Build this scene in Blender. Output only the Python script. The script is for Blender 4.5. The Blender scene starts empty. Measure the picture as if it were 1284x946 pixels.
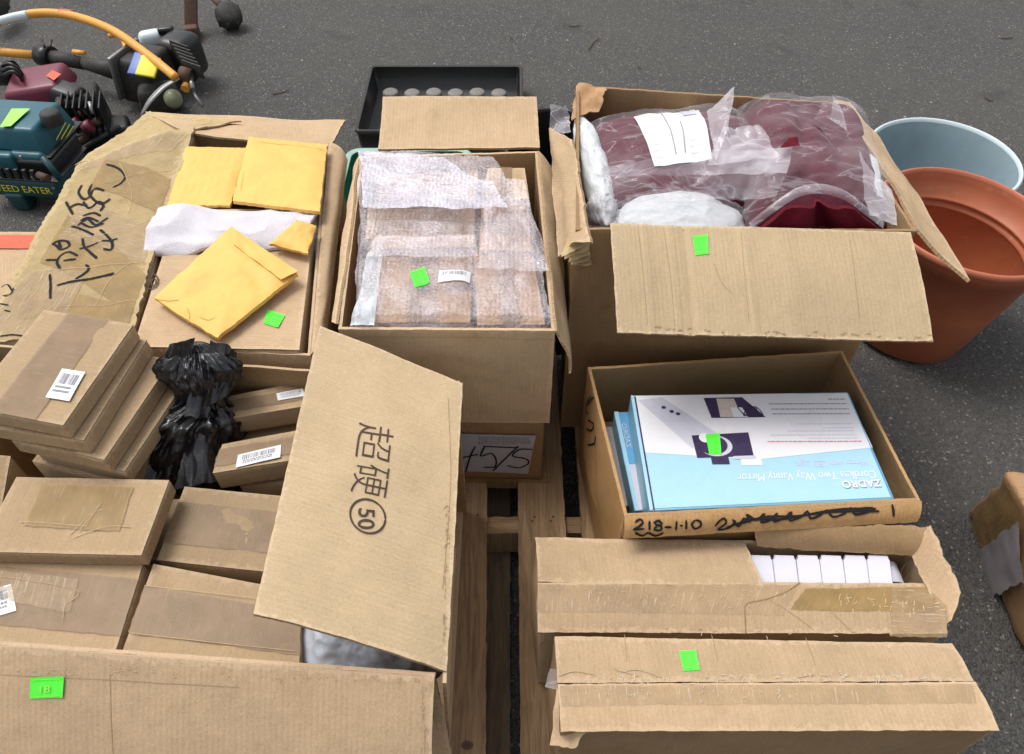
import bpy, bmesh, math, random
from mathutils import Vector, Matrix, noise

# ------------------------------------------------------------------ camera, world, sun, exposure
sc = bpy.context.scene
COL = sc.collection
CAMH, PITCH, FPX, CX, CY = 1.6, math.radians(49), 960.0, 642.0, 473.0
cam_d = bpy.data.cameras.new("camera"); cam = bpy.data.objects.new("camera", cam_d); COL.objects.link(cam)
cam.location = (0, 0, CAMH); cam.rotation_euler = (math.pi/2 - PITCH, 0, 0)
cam_d.sensor_fit = 'HORIZONTAL'; cam_d.sensor_width = 36; cam_d.lens = 36*FPX/1284
cam_d.clip_start = .02; cam_d.clip_end = 400
sc.camera = cam
SUN_EL, SUN_AZ = math.radians(64), math.radians(-58)      # azimuth from +Y towards +X
w = bpy.data.worlds.new("World"); sc.world = w; w.use_nodes = True
nt = w.node_tree; bg = nt.nodes['Background']
sky = nt.nodes.new('ShaderNodeTexSky'); sky.sky_type = 'NISHITA'; sky.sun_disc = False
sky.sun_elevation = SUN_EL; sky.sun_rotation = SUN_AZ; sky.air_density = 1.0; sky.dust_density = 4.0; sky.ozone_density = .6
hs = nt.nodes.new('ShaderNodeHueSaturation'); hs.inputs['Saturation'].default_value = .22
nt.links.new(sky.outputs[0], hs.inputs['Color']); nt.links.new(hs.outputs[0], bg.inputs[0])
bg.inputs[1].default_value = .15
sun_d = bpy.data.lights.new("sun", 'SUN'); sun_d.energy = 1.15; sun_d.angle = math.radians(22); sun_d.color = (1, .965, .91)
sun = bpy.data.objects.new("sun", sun_d); COL.objects.link(sun)
sdir = Vector((math.sin(SUN_AZ)*math.cos(SUN_EL), math.cos(SUN_AZ)*math.cos(SUN_EL), math.sin(SUN_EL)))
sun.rotation_euler = sdir.to_track_quat('Z', 'Y').to_euler(); sun.location = (0, 0, 6)
sc.view_settings.view_transform = 'Standard'; sc.view_settings.look = 'None'
sc.view_settings.exposure = .36; sc.view_settings.gamma = 1
sc.cycles.max_bounces = 8; sc.cycles.transparent_max_bounces = 16

R = random.Random(7)
V = Vector
def ray(px, py):
    x = (px-CX)/FPX; y = -(py-CY)/FPX
    return V((x, math.cos(PITCH)+y*math.sin(PITCH), -math.sin(PITCH)+y*math.cos(PITCH)))
def at(px, py, z):
    d = ray(px, py); return V((0, 0, CAMH)) + d*((z-CAMH)/d.z)
def N(x, y=0, z=0): return noise.noise(V((x, y, z)))
def sm(a, b, x):
    t = min(1, max(0, (x-a)/(b-a))); return t*t*(3-2*t)

# ------------------------------------------------------------------ materials
def newmat(name):
    m = bpy.data.materials.new(name); m.use_nodes = True
    return m, m.node_tree, m.node_tree.nodes['Principled BSDF']
def nd(nt, t, **k):
    n = nt.nodes.new(t)
    for a, b in k.items():
        if hasattr(n, a): setattr(n, a, b)
        else: n.inputs[a.replace('_', ' ')].default_value = b
    return n
def mth(nt, op, a, b=None, clamp=False):
    n = nt.nodes.new('ShaderNodeMath'); n.operation = op; n.use_clamp = clamp
    for i, x in enumerate((a, b)):
        if x is None: continue
        if isinstance(x, (int, float)): n.inputs[i].default_value = x
        else: nt.links.new(x, n.inputs[i])
    return n.outputs[0]
def mix(nt, f, a, b, mode='MIX'):
    n = nt.nodes.new('ShaderNodeMix'); n.data_type = 'RGBA'; n.blend_type = mode
    for i, x in ((0, f), (6, a), (7, b)):
        if isinstance(x, (int, float)): n.inputs[i].default_value = x
        elif isinstance(x, tuple): n.inputs[i].default_value = x if len(x) == 4 else x+(1,)
        else: nt.links.new(x, n.inputs[i])
    return n.outputs[2]
def nz(nt, vec, scale, detail=3, rough=.5, dist=0):
    n = nt.nodes.new('ShaderNodeTexNoise'); n.inputs['Scale'].default_value = scale; n.inputs['Detail'].default_value = detail
    n.inputs['Roughness'].default_value = rough; n.inputs['Distortion'].default_value = dist
    nt.links.new(vec, n.inputs['Vector']); return n.outputs[0]
def ramp(nt, x, a, b):
    n = nt.nodes.new('ShaderNodeMapRange'); n.clamp = True
    nt.links.new(x, n.inputs[0]); n.inputs[1].default_value = a; n.inputs[2].default_value = b; return n.outputs[0]
def bump(nt, h, strength, dist, bsdf, prev=None):
    n = nt.nodes.new('ShaderNodeBump'); n.inputs['Strength'].default_value = strength; n.inputs['Distance'].default_value = dist
    nt.links.new(h, n.inputs['Height'])
    if prev is not None: nt.links.new(prev, n.inputs['Normal'])
    nt.links.new(n.outputs[0], bsdf.inputs['Normal']); return n.outputs[0]
def scalev(nt, vec, s):
    n = nt.nodes.new('ShaderNodeVectorMath'); n.operation = 'MULTIPLY'; n.inputs[1].default_value = s
    nt.links.new(vec, n.inputs[0]); return n.outputs[0]

def cardboard(name, col, dirt=.35, wear=1.0, corr=1.0, stain=.3):
    m, nt, b = newmat(name)
    tc = nd(nt, 'ShaderNodeTexCoord'); uv = tc.outputs['UV']; ob = tc.outputs['Object']
    oi = nd(nt, 'ShaderNodeObjectInfo')
    sep = nd(nt, 'ShaderNodeSeparateXYZ'); nt.links.new(uv, sep.inputs[0])
    off = nd(nt, 'ShaderNodeVectorMath', operation='ADD'); nt.links.new(ob, off.inputs[0])
    rv = nd(nt, 'ShaderNodeCombineXYZ')
    for i in range(3): nt.links.new(mth(nt, 'MULTIPLY', oi.outputs['Random'], 11.0+7*i), rv.inputs[i])
    nt.links.new(rv.outputs[0], off.inputs[1]); P = off.outputs[0]
    wave = mth(nt, 'SINE', mth(nt, 'MULTIPLY', sep.outputs[0], 2*math.pi/.0078))
    stretch = nz(nt, scalev(nt, uv, (260, 14, 1)), 1, 4, .6)
    fine = nz(nt, P, 330, 4, .75); mid = nz(nt, P, 38, 5, .65); big = nz(nt, P, 5.5, 4, .6)
    c = mix(nt, ramp(nt, big, .3, .7), tuple(x*.90 for x in col), tuple(x*1.08 for x in col))
    c = mix(nt, mth(nt, 'MULTIPLY', ramp(nt, mid, .52, .78), dirt), c, tuple(x*k for x, k in zip(col, (.66, .6, .52))))
    c = mix(nt, mth(nt, 'MULTIPLY', ramp(nt, big, .56, .72), stain), c, tuple(x*k for x, k in zip(col, (.72, .64, .55))))
    f2 = mth(nt, 'ADD', mth(nt, 'MULTIPLY', fine, .62), mth(nt, 'MULTIPLY', stretch, .26))
    f2 = mth(nt, 'ADD', f2, mth(nt, 'MULTIPLY', wave, .008*corr))
    g = mth(nt, 'ADD', f2, .56)
    g = mth(nt, 'MULTIPLY', g, mth(nt, 'ADD', mth(nt, 'MULTIPLY', oi.outputs['Random'], .24), .88))
    gc = nd(nt, 'ShaderNodeCombineColor')
    for i in range(3): nt.links.new(g, gc.inputs[i])
    c = mix(nt, 1.0, c, gc.outputs[0], 'MULTIPLY')
    at_ = nd(nt, 'ShaderNodeAttribute', attribute_name='wear')
    wn = mth(nt, 'MULTIPLY', mth(nt, 'SUBTRACT', nz(nt, P, 95, 5, .75), .36), .05*wear)
    wm = ramp(nt, mth(nt, 'SUBTRACT', wn, at_.outputs['Fac']), 0, .003)
    c = mix(nt, mth(nt, 'MULTIPLY', wm, .45), c, (min(1, col[0]*1.35), min(1, col[1]*1.4), min(1, col[2]*1.55)))
    # light crease scratches
    cr = nz(nt, scalev(nt, uv, (70, 9, 1)), 1, 5, .7, .6)
    sc_ = mth(nt, 'MULTIPLY', ramp(nt, cr, .66, .74), .35*wear)
    c = mix(nt, sc_, c, (min(1, col[0]*1.25), min(1, col[1]*1.28), min(1, col[2]*1.35)))
    nt.links.new(c, b.inputs['Base Color'])
    b.inputs['Roughness'].default_value = .8; b.inputs['Specular IOR Level'].default_value = .25
    h = mth(nt, 'ADD', mth(nt, 'MULTIPLY', wave, .12*corr), mth(nt, 'ADD', mth(nt, 'MULTIPLY', fine, .5), mth(nt, 'MULTIPLY', mid, 2.2)))
    bump(nt, h, .5, .0018, b)
    return m
def simple(name, col, rough=.5, spec=.5, nsc=60, var=.25, metal=0, bstr=.25, bd=.001, coat=0, speck=0, speckcol=(.5,.45,.4)):
    m, nt, b = newmat(name)
    tc = nd(nt, 'ShaderNodeTexCoord'); ob = tc.outputs['Object']
    n1 = nz(nt, ob, nsc, 5, .65); n2 = nz(nt, ob, nsc/7, 3, .5)
    f = mth(nt, 'ADD', mth(nt, 'MULTIPLY', n1, .6), mth(nt, 'MULTIPLY', n2, .4))
    c = mix(nt, ramp(nt, f, .3, .7), tuple(x*(1-var) for x in col), tuple(min(1, x*(1+var)) for x in col))
    if speck: c = mix(nt, mth(nt, 'MULTIPLY', ramp(nt, nz(nt, ob, nsc*2.3, 4, .7), .6, .7), speck), c, speckcol)
    nt.links.new(c, b.inputs['Base Color'])
    nt.links.new(mth(nt, 'ADD', mth(nt, 'MULTIPLY', n2, .3), rough-.15), b.inputs['Roughness'])
    b.inputs['Specular IOR Level'].default_value = spec; b.inputs['Metallic'].default_value = metal
    b.inputs['Coat Weight'].default_value = coat
    if bstr: bump(nt, n1, bstr, bd, b)
    return m
def edge_mat(name, col):
    m, nt, b = newmat(name)
    tc = nd(nt, 'ShaderNodeTexCoord'); sep = nd(nt, 'ShaderNodeSeparateXYZ'); nt.links.new(tc.outputs['UV'], sep.inputs[0])
    wv = mth(nt, 'SINE', mth(nt, 'MULTIPLY', sep.outputs[0], 2*math.pi/.0078))
    n1 = nz(nt, tc.outputs['Object'], 150, 4, .7)
    f = mth(nt, 'ADD', mth(nt, 'MULTIPLY', wv, .10), n1)
    c = mix(nt, ramp(nt, f, .3, .7), tuple(x*.6 for x in col), tuple(x*1.1 for x in col))
    nt.links.new(c, b.inputs['Base Color']); b.inputs['Roughness'].default_value = .9
    bump(nt, f, .5, .002, b)
    return m
def film(name, col=(.9, .9, .92), base=.12, edge=.5, haze=.35, rough=.14, bsc=40, bstr=.6, tint=(1, 1, 1), bub=False, bdist=.004):
    """thin clear plastic: transparent mixed with a glossy white skin, whiter where it is creased"""
    m = bpy.data.materials.new(name); m.use_nodes = True; nt = m.node_tree; nt.nodes.clear()
    out = nd(nt, 'ShaderNodeOutputMaterial'); tr = nd(nt, 'ShaderNodeBsdfTransparent'); tr.inputs[0].default_value = tint+(1,)
    p = nd(nt, 'ShaderNodeBsdfPrincipled'); p.inputs['Base Color'].default_value = col+(1,); p.inputs['Roughness'].default_value = rough
    p.inputs['Specular IOR Level'].default_value = .8
    tc = nd(nt, 'ShaderNodeTexCoord'); ob = tc.outputs['Object']
    n1 = nz(nt, ob, bsc, 5, .6, 1.2)
    nr = nz(nt, scalev(nt, ob, (1, 2.3, 1)), bsc*.5, 2, .45, 1.6)
    ridge = mth(nt, 'SUBTRACT', 1, mth(nt, 'MULTIPLY', mth(nt, 'ABSOLUTE', mth(nt, 'SUBTRACT', nr, .5)), 30), True)
    n2 = nz(nt, ob, bsc*.35, 3, .5)
    lw = nd(nt, 'ShaderNodeLayerWeight'); lw.inputs[0].default_value = .35
    fac = mth(nt, 'ADD', base, mth(nt, 'MULTIPLY', lw.outputs['Facing'], edge))
    fac = mth(nt, 'ADD', fac, mth(nt, 'MULTIPLY', ramp(nt, n2, .42, .66), haze))
    h = n1
    if bub:
        vo = nd(nt, 'ShaderNodeTexVoronoi'); vo.inputs['Scale'].default_value = 120; vo.inputs['Randomness'].default_value = .55
        nt.links.new(ob, vo.inputs['Vector'])
        rim = ramp(nt, vo.outputs['Distance'], .25, .5)
        fac = mth(nt, 'ADD', fac, mth(nt, 'MULTIPLY', rim, .10))
        fac = mth(nt, 'MULTIPLY', fac, mth(nt, 'ADD', .35, mth(nt, 'MULTIPLY', nz(nt, ob, 240, 3, .8), 1.3)))
        h = mth(nt, 'SUBTRACT', mth(nt, 'MULTIPLY', n1, 1.3), mth(nt, 'MULTIPLY', vo.outputs['Distance'], 1.1))
    else:
        fac = mth(nt, 'ADD', fac, mth(nt, 'MULTIPLY', mth(nt, 'MULTIPLY', ridge, ridge), .22))
        h = mth(nt, 'ADD', n1, mth(nt, 'MULTIPLY', ridge, .06))
    fac = mth(nt, 'ADD', fac, 0, True)
    bn = nd(nt, 'ShaderNodeBump'); bn.inputs['Strength'].default_value = bstr; bn.inputs['Distance'].default_value = bdist
    nt.links.new(h, bn.inputs['Height']); nt.links.new(bn.outputs[0], p.inputs['Normal'])
    ms = nd(nt, 'ShaderNodeMixShader'); nt.links.new(fac, ms.inputs[0]); nt.links.new(tr.outputs[0], ms.inputs[1]); nt.links.new(p.outputs[0], ms.inputs[2])
    nt.links.new(ms.outputs[0], out.inputs[0]); return m
def tape_mat(name, col, alpha=.5, streak=.5):
    m = bpy.data.materials.new(name); m.use_nodes = True; nt = m.node_tree; nt.nodes.clear()
    out = nd(nt, 'ShaderNodeOutputMaterial'); tr = nd(nt, 'ShaderNodeBsdfTransparent'); p = nd(nt, 'ShaderNodeBsdfPrincipled')
    tc = nd(nt, 'ShaderNodeTexCoord'); uv = tc.outputs['UV']
    s = nz(nt, scalev(nt, uv, (320, 22, 1)), 1, 5, .7, .4); bl = nz(nt, tc.outputs['Object'], 22, 4, .6)
    c = mix(nt, ramp(nt, bl, .35, .65), tuple(x*.85 for x in col), tuple(x*1.15 for x in col))
    c = mix(nt, mth(nt, 'MULTIPLY', ramp(nt, s, .56, .68), streak), c, (.72, .62, .48))
    nt.links.new(c, p.inputs['Base Color']); p.inputs['Roughness'].default_value = .42; p.inputs['Specular IOR Level'].default_value = .35
    bn = nd(nt, 'ShaderNodeBump'); bn.inputs['Strength'].default_value = .4; bn.inputs['Distance'].default_value = .001
    nt.links.new(mth(nt, 'ADD', s, bl), bn.inputs['Height']); nt.links.new(bn.outputs[0], p.inputs['Normal'])
    fac = mth(nt, 'ADD', alpha, mth(nt, 'MULTIPLY', ramp(nt, s, .5, .7), .35*streak), True)
    ms = nd(nt, 'ShaderNodeMixShader'); nt.links.new(fac, ms.inputs[0]); nt.links.new(tr.outputs[0], ms.inputs[1]); nt.links.new(p.outputs[0], ms.inputs[2])
    nt.links.new(ms.outputs[0], out.inputs[0]); return m
def wood(name, col):
    m, nt, b = newmat(name); tc = nd(nt, 'ShaderNodeTexCoord'); oi = nd(nt, 'ShaderNodeObjectInfo')
    g = nz(nt, scalev(nt, tc.outputs['UV'], (90, 5, 1)), 1, 6, .65, 1.5); n2 = nz(nt, tc.outputs['Object'], 14, 4, .6)
    c = mix(nt, ramp(nt, g, .32, .66), tuple(x*.55 for x in col), tuple(x*1.2 for x in col))
    c = mix(nt, mth(nt, 'MULTIPLY', ramp(nt, n2, .5, .7), .5), c, tuple(x*.5 for x in col))
    vo = nd(nt, 'ShaderNodeTexVoronoi'); vo.inputs['Scale'].default_value = 1; nt.links.new(scalev(nt, tc.outputs['UV'], (12, 5.5, 1)), vo.inputs['Vector'])
    ring = ramp(nt, vo.outputs['Distance'], .06, .13)
    c = mix(nt, mth(nt, 'SUBTRACT', 1, ring), c, tuple(x*.3 for x in col))
    nt.links.new(c, b.inputs['Base Color']); b.inputs['Roughness'].default_value = .85
    bump(nt, g, .6, .002, b); return m

M = {}
M['board'] = cardboard('cardboard_tan', (.485, .345, .210), stain=.4)
M['pale'] = cardboard('cardboard_pale', (.545, .41, .25), dirt=.12, wear=.6, stain=.12)
M['dark'] = cardboard('cardboard_brown_shaded', (.28, .175, .085), dirt=.5, wear=1.0, stain=.5)  # deepened brown: shade under the garment box's flap is put into the colour
M['shade'] = cardboard('cardboard_shaded', (.30, .20, .11), dirt=.5, stain=.5)  # shade on the front long box's walls, put into the board colour
M['lipb'] = cardboard('cardboard_rust_brown', (.40, .235, .10), dirt=.5, stain=.5)
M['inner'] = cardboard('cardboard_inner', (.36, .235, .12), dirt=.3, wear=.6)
M['worn'] = cardboard('cardboard_worn', (.46, .345, .175), dirt=.6, wear=2.0, stain=.6)
M['kraft'] = cardboard('cardboard_kraft', (.40, .285, .168), dirt=.15, wear=.9, corr=.3, stain=.1)
M['redbrown'] = cardboard('cardboard_redbrown', (.40, .24, .12), dirt=.5, wear=1.6, stain=.5)
M['crease'] = simple('cardboard_fold_line', (.37, .25, .145), .85, .2, 200, .3, bstr=0)
M['edge'] = edge_mat('cardboard_edge', (.42, .28, .15))
M['tape'] = tape_mat('packing_tape', (.30, .20, .115), .6, .12)
M['tapew'] = tape_mat('wrinkled_tape', (.50, .36, .21), .40, .9)
M['tapey'] = tape_mat('yellowed_tape', (.36, .235, .085), .62, .35)
M['orange_tape'] = simple('orange_tape', (.62, .10, .035), .35, .5, 90, .12)
M['wood'] = wood('pallet_wood', (.36, .235, .125))
M['wood2'] = wood('dim_pallet_wood', (.16, .11, .065))  # darker copy of the plank wood: dimness beneath the deck put into the colour
M['green'] = simple('fluorescent_green_paper', (.10, .86, .06), .6, .3, 300, .06)
M['green'].node_tree.nodes['Principled BSDF'].inputs['Base Color'].default_value = (.1, .9, .05, 1)
M['white'] = simple('white_label_paper', (.78, .78, .80), .55, .3, 200, .04)
M['ink'] = simple('black_marker_ink', (.018, .016, .018), .8, .15, 200, .3, bstr=0)
M['print'] = simple('brown_black_print', (.075, .05, .035), .7, .2, 300, .3, bstr=0)
M['grey_print'] = simple('grey_print', (.28, .28, .31), .6, .3, 200, .2, bstr=0)
M['red_print'] = simple('red_print', (.65, .25, .32), .6, .3, 200, .2, bstr=0)
M['black'] = simple('black_plastic', (.012, .012, .013), .38, .5, 40, .3)
M['soot'] = simple('dusty_black_rubber', (.035, .033, .03), .65, .4, 60, .4, speck=.3)
M['grey_metal'] = simple('dull_grey_metal', (.28, .28, .27), .4, .5, 60, .25, metal=.7, speck=.5, speckcol=(.1, .08, .06))
M['rust'] = simple('rusty_metal', (.10, .055, .04), .75, .4, 80, .45, speck=.5, speckcol=(.2, .1, .05))
M['orange'] = simple('orange_paint', (.74, .35, .05), .42, .5, 50, .10, speck=.18, speckcol=(.3, .14, .05))
M['teal'] = simple('teal_plastic', (.016, .105, .14), .38, .5, 30, .22, speck=.25, speckcol=(.08, .14, .15))
M['dteal'] = simple('dark_teal_plastic', (.008, .055, .06), .45, .5, 30, .25, speck=.25, speckcol=(.06, .1, .1))
M['maroon_pl'] = simple('maroon_plastic', (.16, .022, .045), .4, .5, 30, .25, speck=.2, speckcol=(.25, .12, .13))
M['yellow'] = simple('yellow_print', (.75, .68, .05), .5, .4, 100, .1, bstr=0)
M['lime'] = simple('lime_sticker', (.35, .75, .12), .5, .4, 100, .1)
M['blue'] = simple('blue_print', (.05, .12, .42), .4, .5, 100, .2)
M['envelope'] = simple('golden_kraft_mailer', (.80, .48, .13), .6, .35, 26, .09, bstr=.5, bd=.002)
M['towel'] = simple('white_terry_cloth', (.72, .69, .74), .95, .1, 330, .10, bstr=1.0, bd=.003)
M['whitepl'] = simple('white_plastic', (.70, .69, .78), .35, .5, 40, .04)
M['maroon'] = simple('maroon_fleece', (.105, .022, .036), .9, .15, 240, .35, bstr=.6, bd=.002)
M['wine'] = simple('wine_red_cloth', (.11, .005, .014), .85, .2, 160, .25)
M['whitecl'] = simple('white_cloth', (.60, .62, .64), .8, .2, 90, .08, bstr=.6, bd=.002)
M['terra'] = simple('terracotta_plastic', (.40, .122, .055), .5, .4, 14, .16, speck=.30, speckcol=(.50, .27, .17))
M['bluepot'] = simple('pale_blue_plastic', (.21, .285, .32), .55, .4, 14, .12, speck=.25, speckcol=(.34, .38, .38))
M['potrim'] = simple('pale_rim_plastic', (.60, .69, .72), .4, .5, 40, .04)
M['greenpl'] = simple('green_plastic', (.02, .17, .10), .4, .5, 40, .2)
M['greenrim'] = simple('dusty_green_rim', (.30, .48, .40), .4, .5, 40, .2)
M['glassgrey'] = simple('grey_foam', (.22, .21, .20), .7, .3, 90, .25)
M['bluebox'] = simple('light_blue_carton', (.40, .65, .82), .3, .5, 40, .05, bstr=.1)
M['blueside'] = simple('blue_carton_side', (.20, .42, .56), .35, .5, 40, .08, bstr=.1)
M['blueface'] = simple('mid_blue_carton', (.12, .36, .62), .35, .5, 40, .08, bstr=.1)
M['whitebox'] = simple('white_carton', (.80, .79, .82), .3, .5, 40, .03, bstr=.1)
M['greybox'] = simple('grey_white_carton', (.55, .54, .56), .4, .4, 40, .05)
M['plum'] = simple('dark_plum_print', (.05, .035, .09), .35, .5, 60, .3, bstr=0)
M['lilac'] = simple('pale_lilac_print', (.60, .60, .68), .35, .5, 60, .06, bstr=0)
M['skin_print'] = simple('beige_photo_print', (.62, .52, .46), .4, .5, 60, .2, bstr=0)
M['polybag'] = film('clear_polybag', (.74, .70, .74), .03, .16, .11, .08, 13, .8)
M['polyfin'] = film('creased_polybag', (.82, .78, .83), .10, .26, .30, .12, 12, .5)
M['bubble'] = film('bubble_wrap', (.82, .75, .79), .19, .12, .18, .16, 34, .8, bub=True, bdist=.003)
M['bubblew'] = film('layered_bubble_wrap', (.80, .78, .88), .36, .2, .25, .16, 34, .8, bub=True, bdist=.003)
M['clear'] = film('clear_bag_bluish', (.75, .82, .88), .35, .4, .4, .15, 60, .8)
M['blackbag'] = simple('black_bin_liner', (.010, .010, .012), .30, .55, 30, .3, bstr=.5, bd=.006, coat=.25)
M['silver'] = simple('silver_grey_plastic', (.55, .59, .66), .30, .6, 40, .1, bstr=.5, bd=.003, coat=.5)

# asphalt
m, nt, b = newmat('asphalt'); M['asphalt'] = m
tc = nd(nt, 'ShaderNodeTexCoord'); ob = tc.outputs['Object']
v1 = nd(nt, 'ShaderNodeTexVoronoi'); v1.inputs['Scale'].default_value = 210; nt.links.new(ob, v1.inputs['Vector'])
n1 = nz(nt, ob, 260, 4, .7); n2 = nz(nt, ob, 1.6, 4, .6); n3 = nz(nt, ob, 55, 4, .7)
sepc = nd(nt, 'ShaderNodeSeparateColor'); nt.links.new(v1.outputs['Color'], sepc.inputs[0])
c = mix(nt, sepc.outputs[0], (.042, .041, .039), (.118, .114, .108))
c = mix(nt, ramp(nt, sepc.outputs[1], .955, .995), c, (.36, .34, .31))
c = mix(nt, mth(nt, 'MULTIPLY', ramp(nt, n1, .35, .65), .35), c, (.034, .033, .031))
c = mix(nt, mth(nt, 'MULTIPLY', ramp(nt, n2, .35, .65), .35), c, (.105, .097, .085))
nt.links.new(c, b.inputs['Base Color']); b.inputs['Roughness'].default_value = .85
n5 = nz(nt, ob, 3.3, 3, .5, .4)
c = mix(nt, mth(nt, 'MULTIPLY', ramp(nt, n5, .62, .72), .45), c, (.032, .031, .030)); nt.links.new(c, b.inputs['Base Color'])
bump(nt, mth(nt, 'ADD', mth(nt, 'MULTIPLY', v1.outputs['Distance'], -1.0), mth(nt, 'MULTIPLY', n3, 1.2)), .8, .006, b)

# ------------------------------------------------------------------ object helpers
BASE = {}
def tag(o, label=None, cat=None, group=None, kind=None):
    for k, v_ in (('label', label), ('category', cat), ('group', group), ('kind', kind)):
        if v_: o[k] = v_
    return o
def thing(name, label, cat, base, group=None):
    o = bpy.data.objects.new(name, None); o.empty_display_size = .05; COL.objects.link(o)
    o.location = base; BASE[o.name] = V(base); return tag(o, label, cat, group)
def obj(name, verts, faces, mats, parent=None, mi=None, uvs=None, wear=None, smooth=True, label=None, kind=None):
    if parent is not None: base = BASE[parent.name]
    else:
        xs = [v[0] for v in verts]; ys = [v[1] for v in verts]; zs = [v[2] for v in verts]
        base = V(((min(xs)+max(xs))/2, (min(ys)+max(ys))/2, min(zs)))
    me = bpy.data.meshes.new(name)
    me.from_pydata([tuple(V(v)-base) for v in verts], [], faces)
    for m_ in (mats if isinstance(mats, (list, tuple)) else [mats]): me.materials.append(m_)
    if mi: me.polygons.foreach_set('material_index', mi)
    if isinstance(smooth, bool): me.polygons.foreach_set('use_smooth', [smooth]*len(me.polygons))
    else: me.polygons.foreach_set('use_smooth', smooth)
    if uvs:
        l = me.uv_layers.new(name='UVMap'); l.data.foreach_set('uv', [c for f in uvs for p in f for c in p])
    a = me.attributes.new('wear', 'FLOAT', 'POINT')
    a.data.foreach_set('value', wear if wear else [.5]*len(verts))
    me.update()
    o = bpy.data.objects.new(name, me); COL.objects.link(o)
    if parent is not None: o.parent = parent
    else: o.location = base
    BASE[o.name] = base
    if label: o['label'] = label
    if kind: o['kind'] = kind
    return o

class Patch:
    """a bilinear sheet: c = near-left, near-right, far-right, far-left; warp(x, y, u, v) lifts it along its normal"""
    def __init__(s, c, warp=None, rag=0, seed=0, rf=45):
        s.rf = rf
        s.c = [V(p) for p in c]; s.warp = warp; s.rag = rag; s.seed = seed
        s.LU = ((s.c[1]-s.c[0]).length+(s.c[2]-s.c[3]).length)/2
        s.LV = ((s.c[3]-s.c[0]).length+(s.c[2]-s.c[1]).length)/2
        s.n = ((s.c[1]-s.c[0])+(s.c[2]-s.c[3])).cross((s.c[3]-s.c[0])+(s.c[2]-s.c[1])).normalized()
    def pt(s, u, v, lift=0, raw=False):
        c = s.c; uu, vv = u, v
        if s.rag and raw:
            e = s.seed*3.1
            if u <= 0 or u >= 1: uu += (N(v*s.LV*s.rf, e, u*5)*.6+N(v*s.LV*s.rf*3.5, e+9, u*5)*.4*s.rf/45)*s.rag/s.LU
            if v <= 0 or v >= 1: vv += (N(u*s.LU*s.rf, e+3, v*5)*.6+N(u*s.LU*s.rf*3.5, e+7, v*5)*.4*s.rf/45)*s.rag/s.LV
        p = c[0]*(1-uu)*(1-vv)+c[1]*uu*(1-vv)+c[2]*uu*vv+c[3]*(1-uu)*vv
        wv = s.warp(u*s.LU, v*s.LV, u, v) if s.warp else 0
        if isinstance(wv, tuple): return p + V(wv) + s.n*lift
        return p + s.n*(wv+lift)
    def uv(s, px, py):
        d = ray(px, py); o = V((0, 0, CAMH))
        x = V((.5, .5, 1.5))
        for _ in range(14):
            f = s.pt(x.x, x.y)-(o+d*x.z)
            e = 1e-3
            J = Matrix(((0,)*3,)*3)
            du = (s.pt(x.x+e, x.y)-s.pt(x.x-e, x.y))/(2*e); dv = (s.pt(x.x, x.y+e)-s.pt(x.x, x.y-e))/(2*e)
            J.col[0] = du; J.col[1] = dv; J.col[2] = -d
            try: st = J.inverted() @ f
            except ValueError: break
            x = x - st
            if st.length < 1e-6: break
        return x.x, x.y

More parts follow.
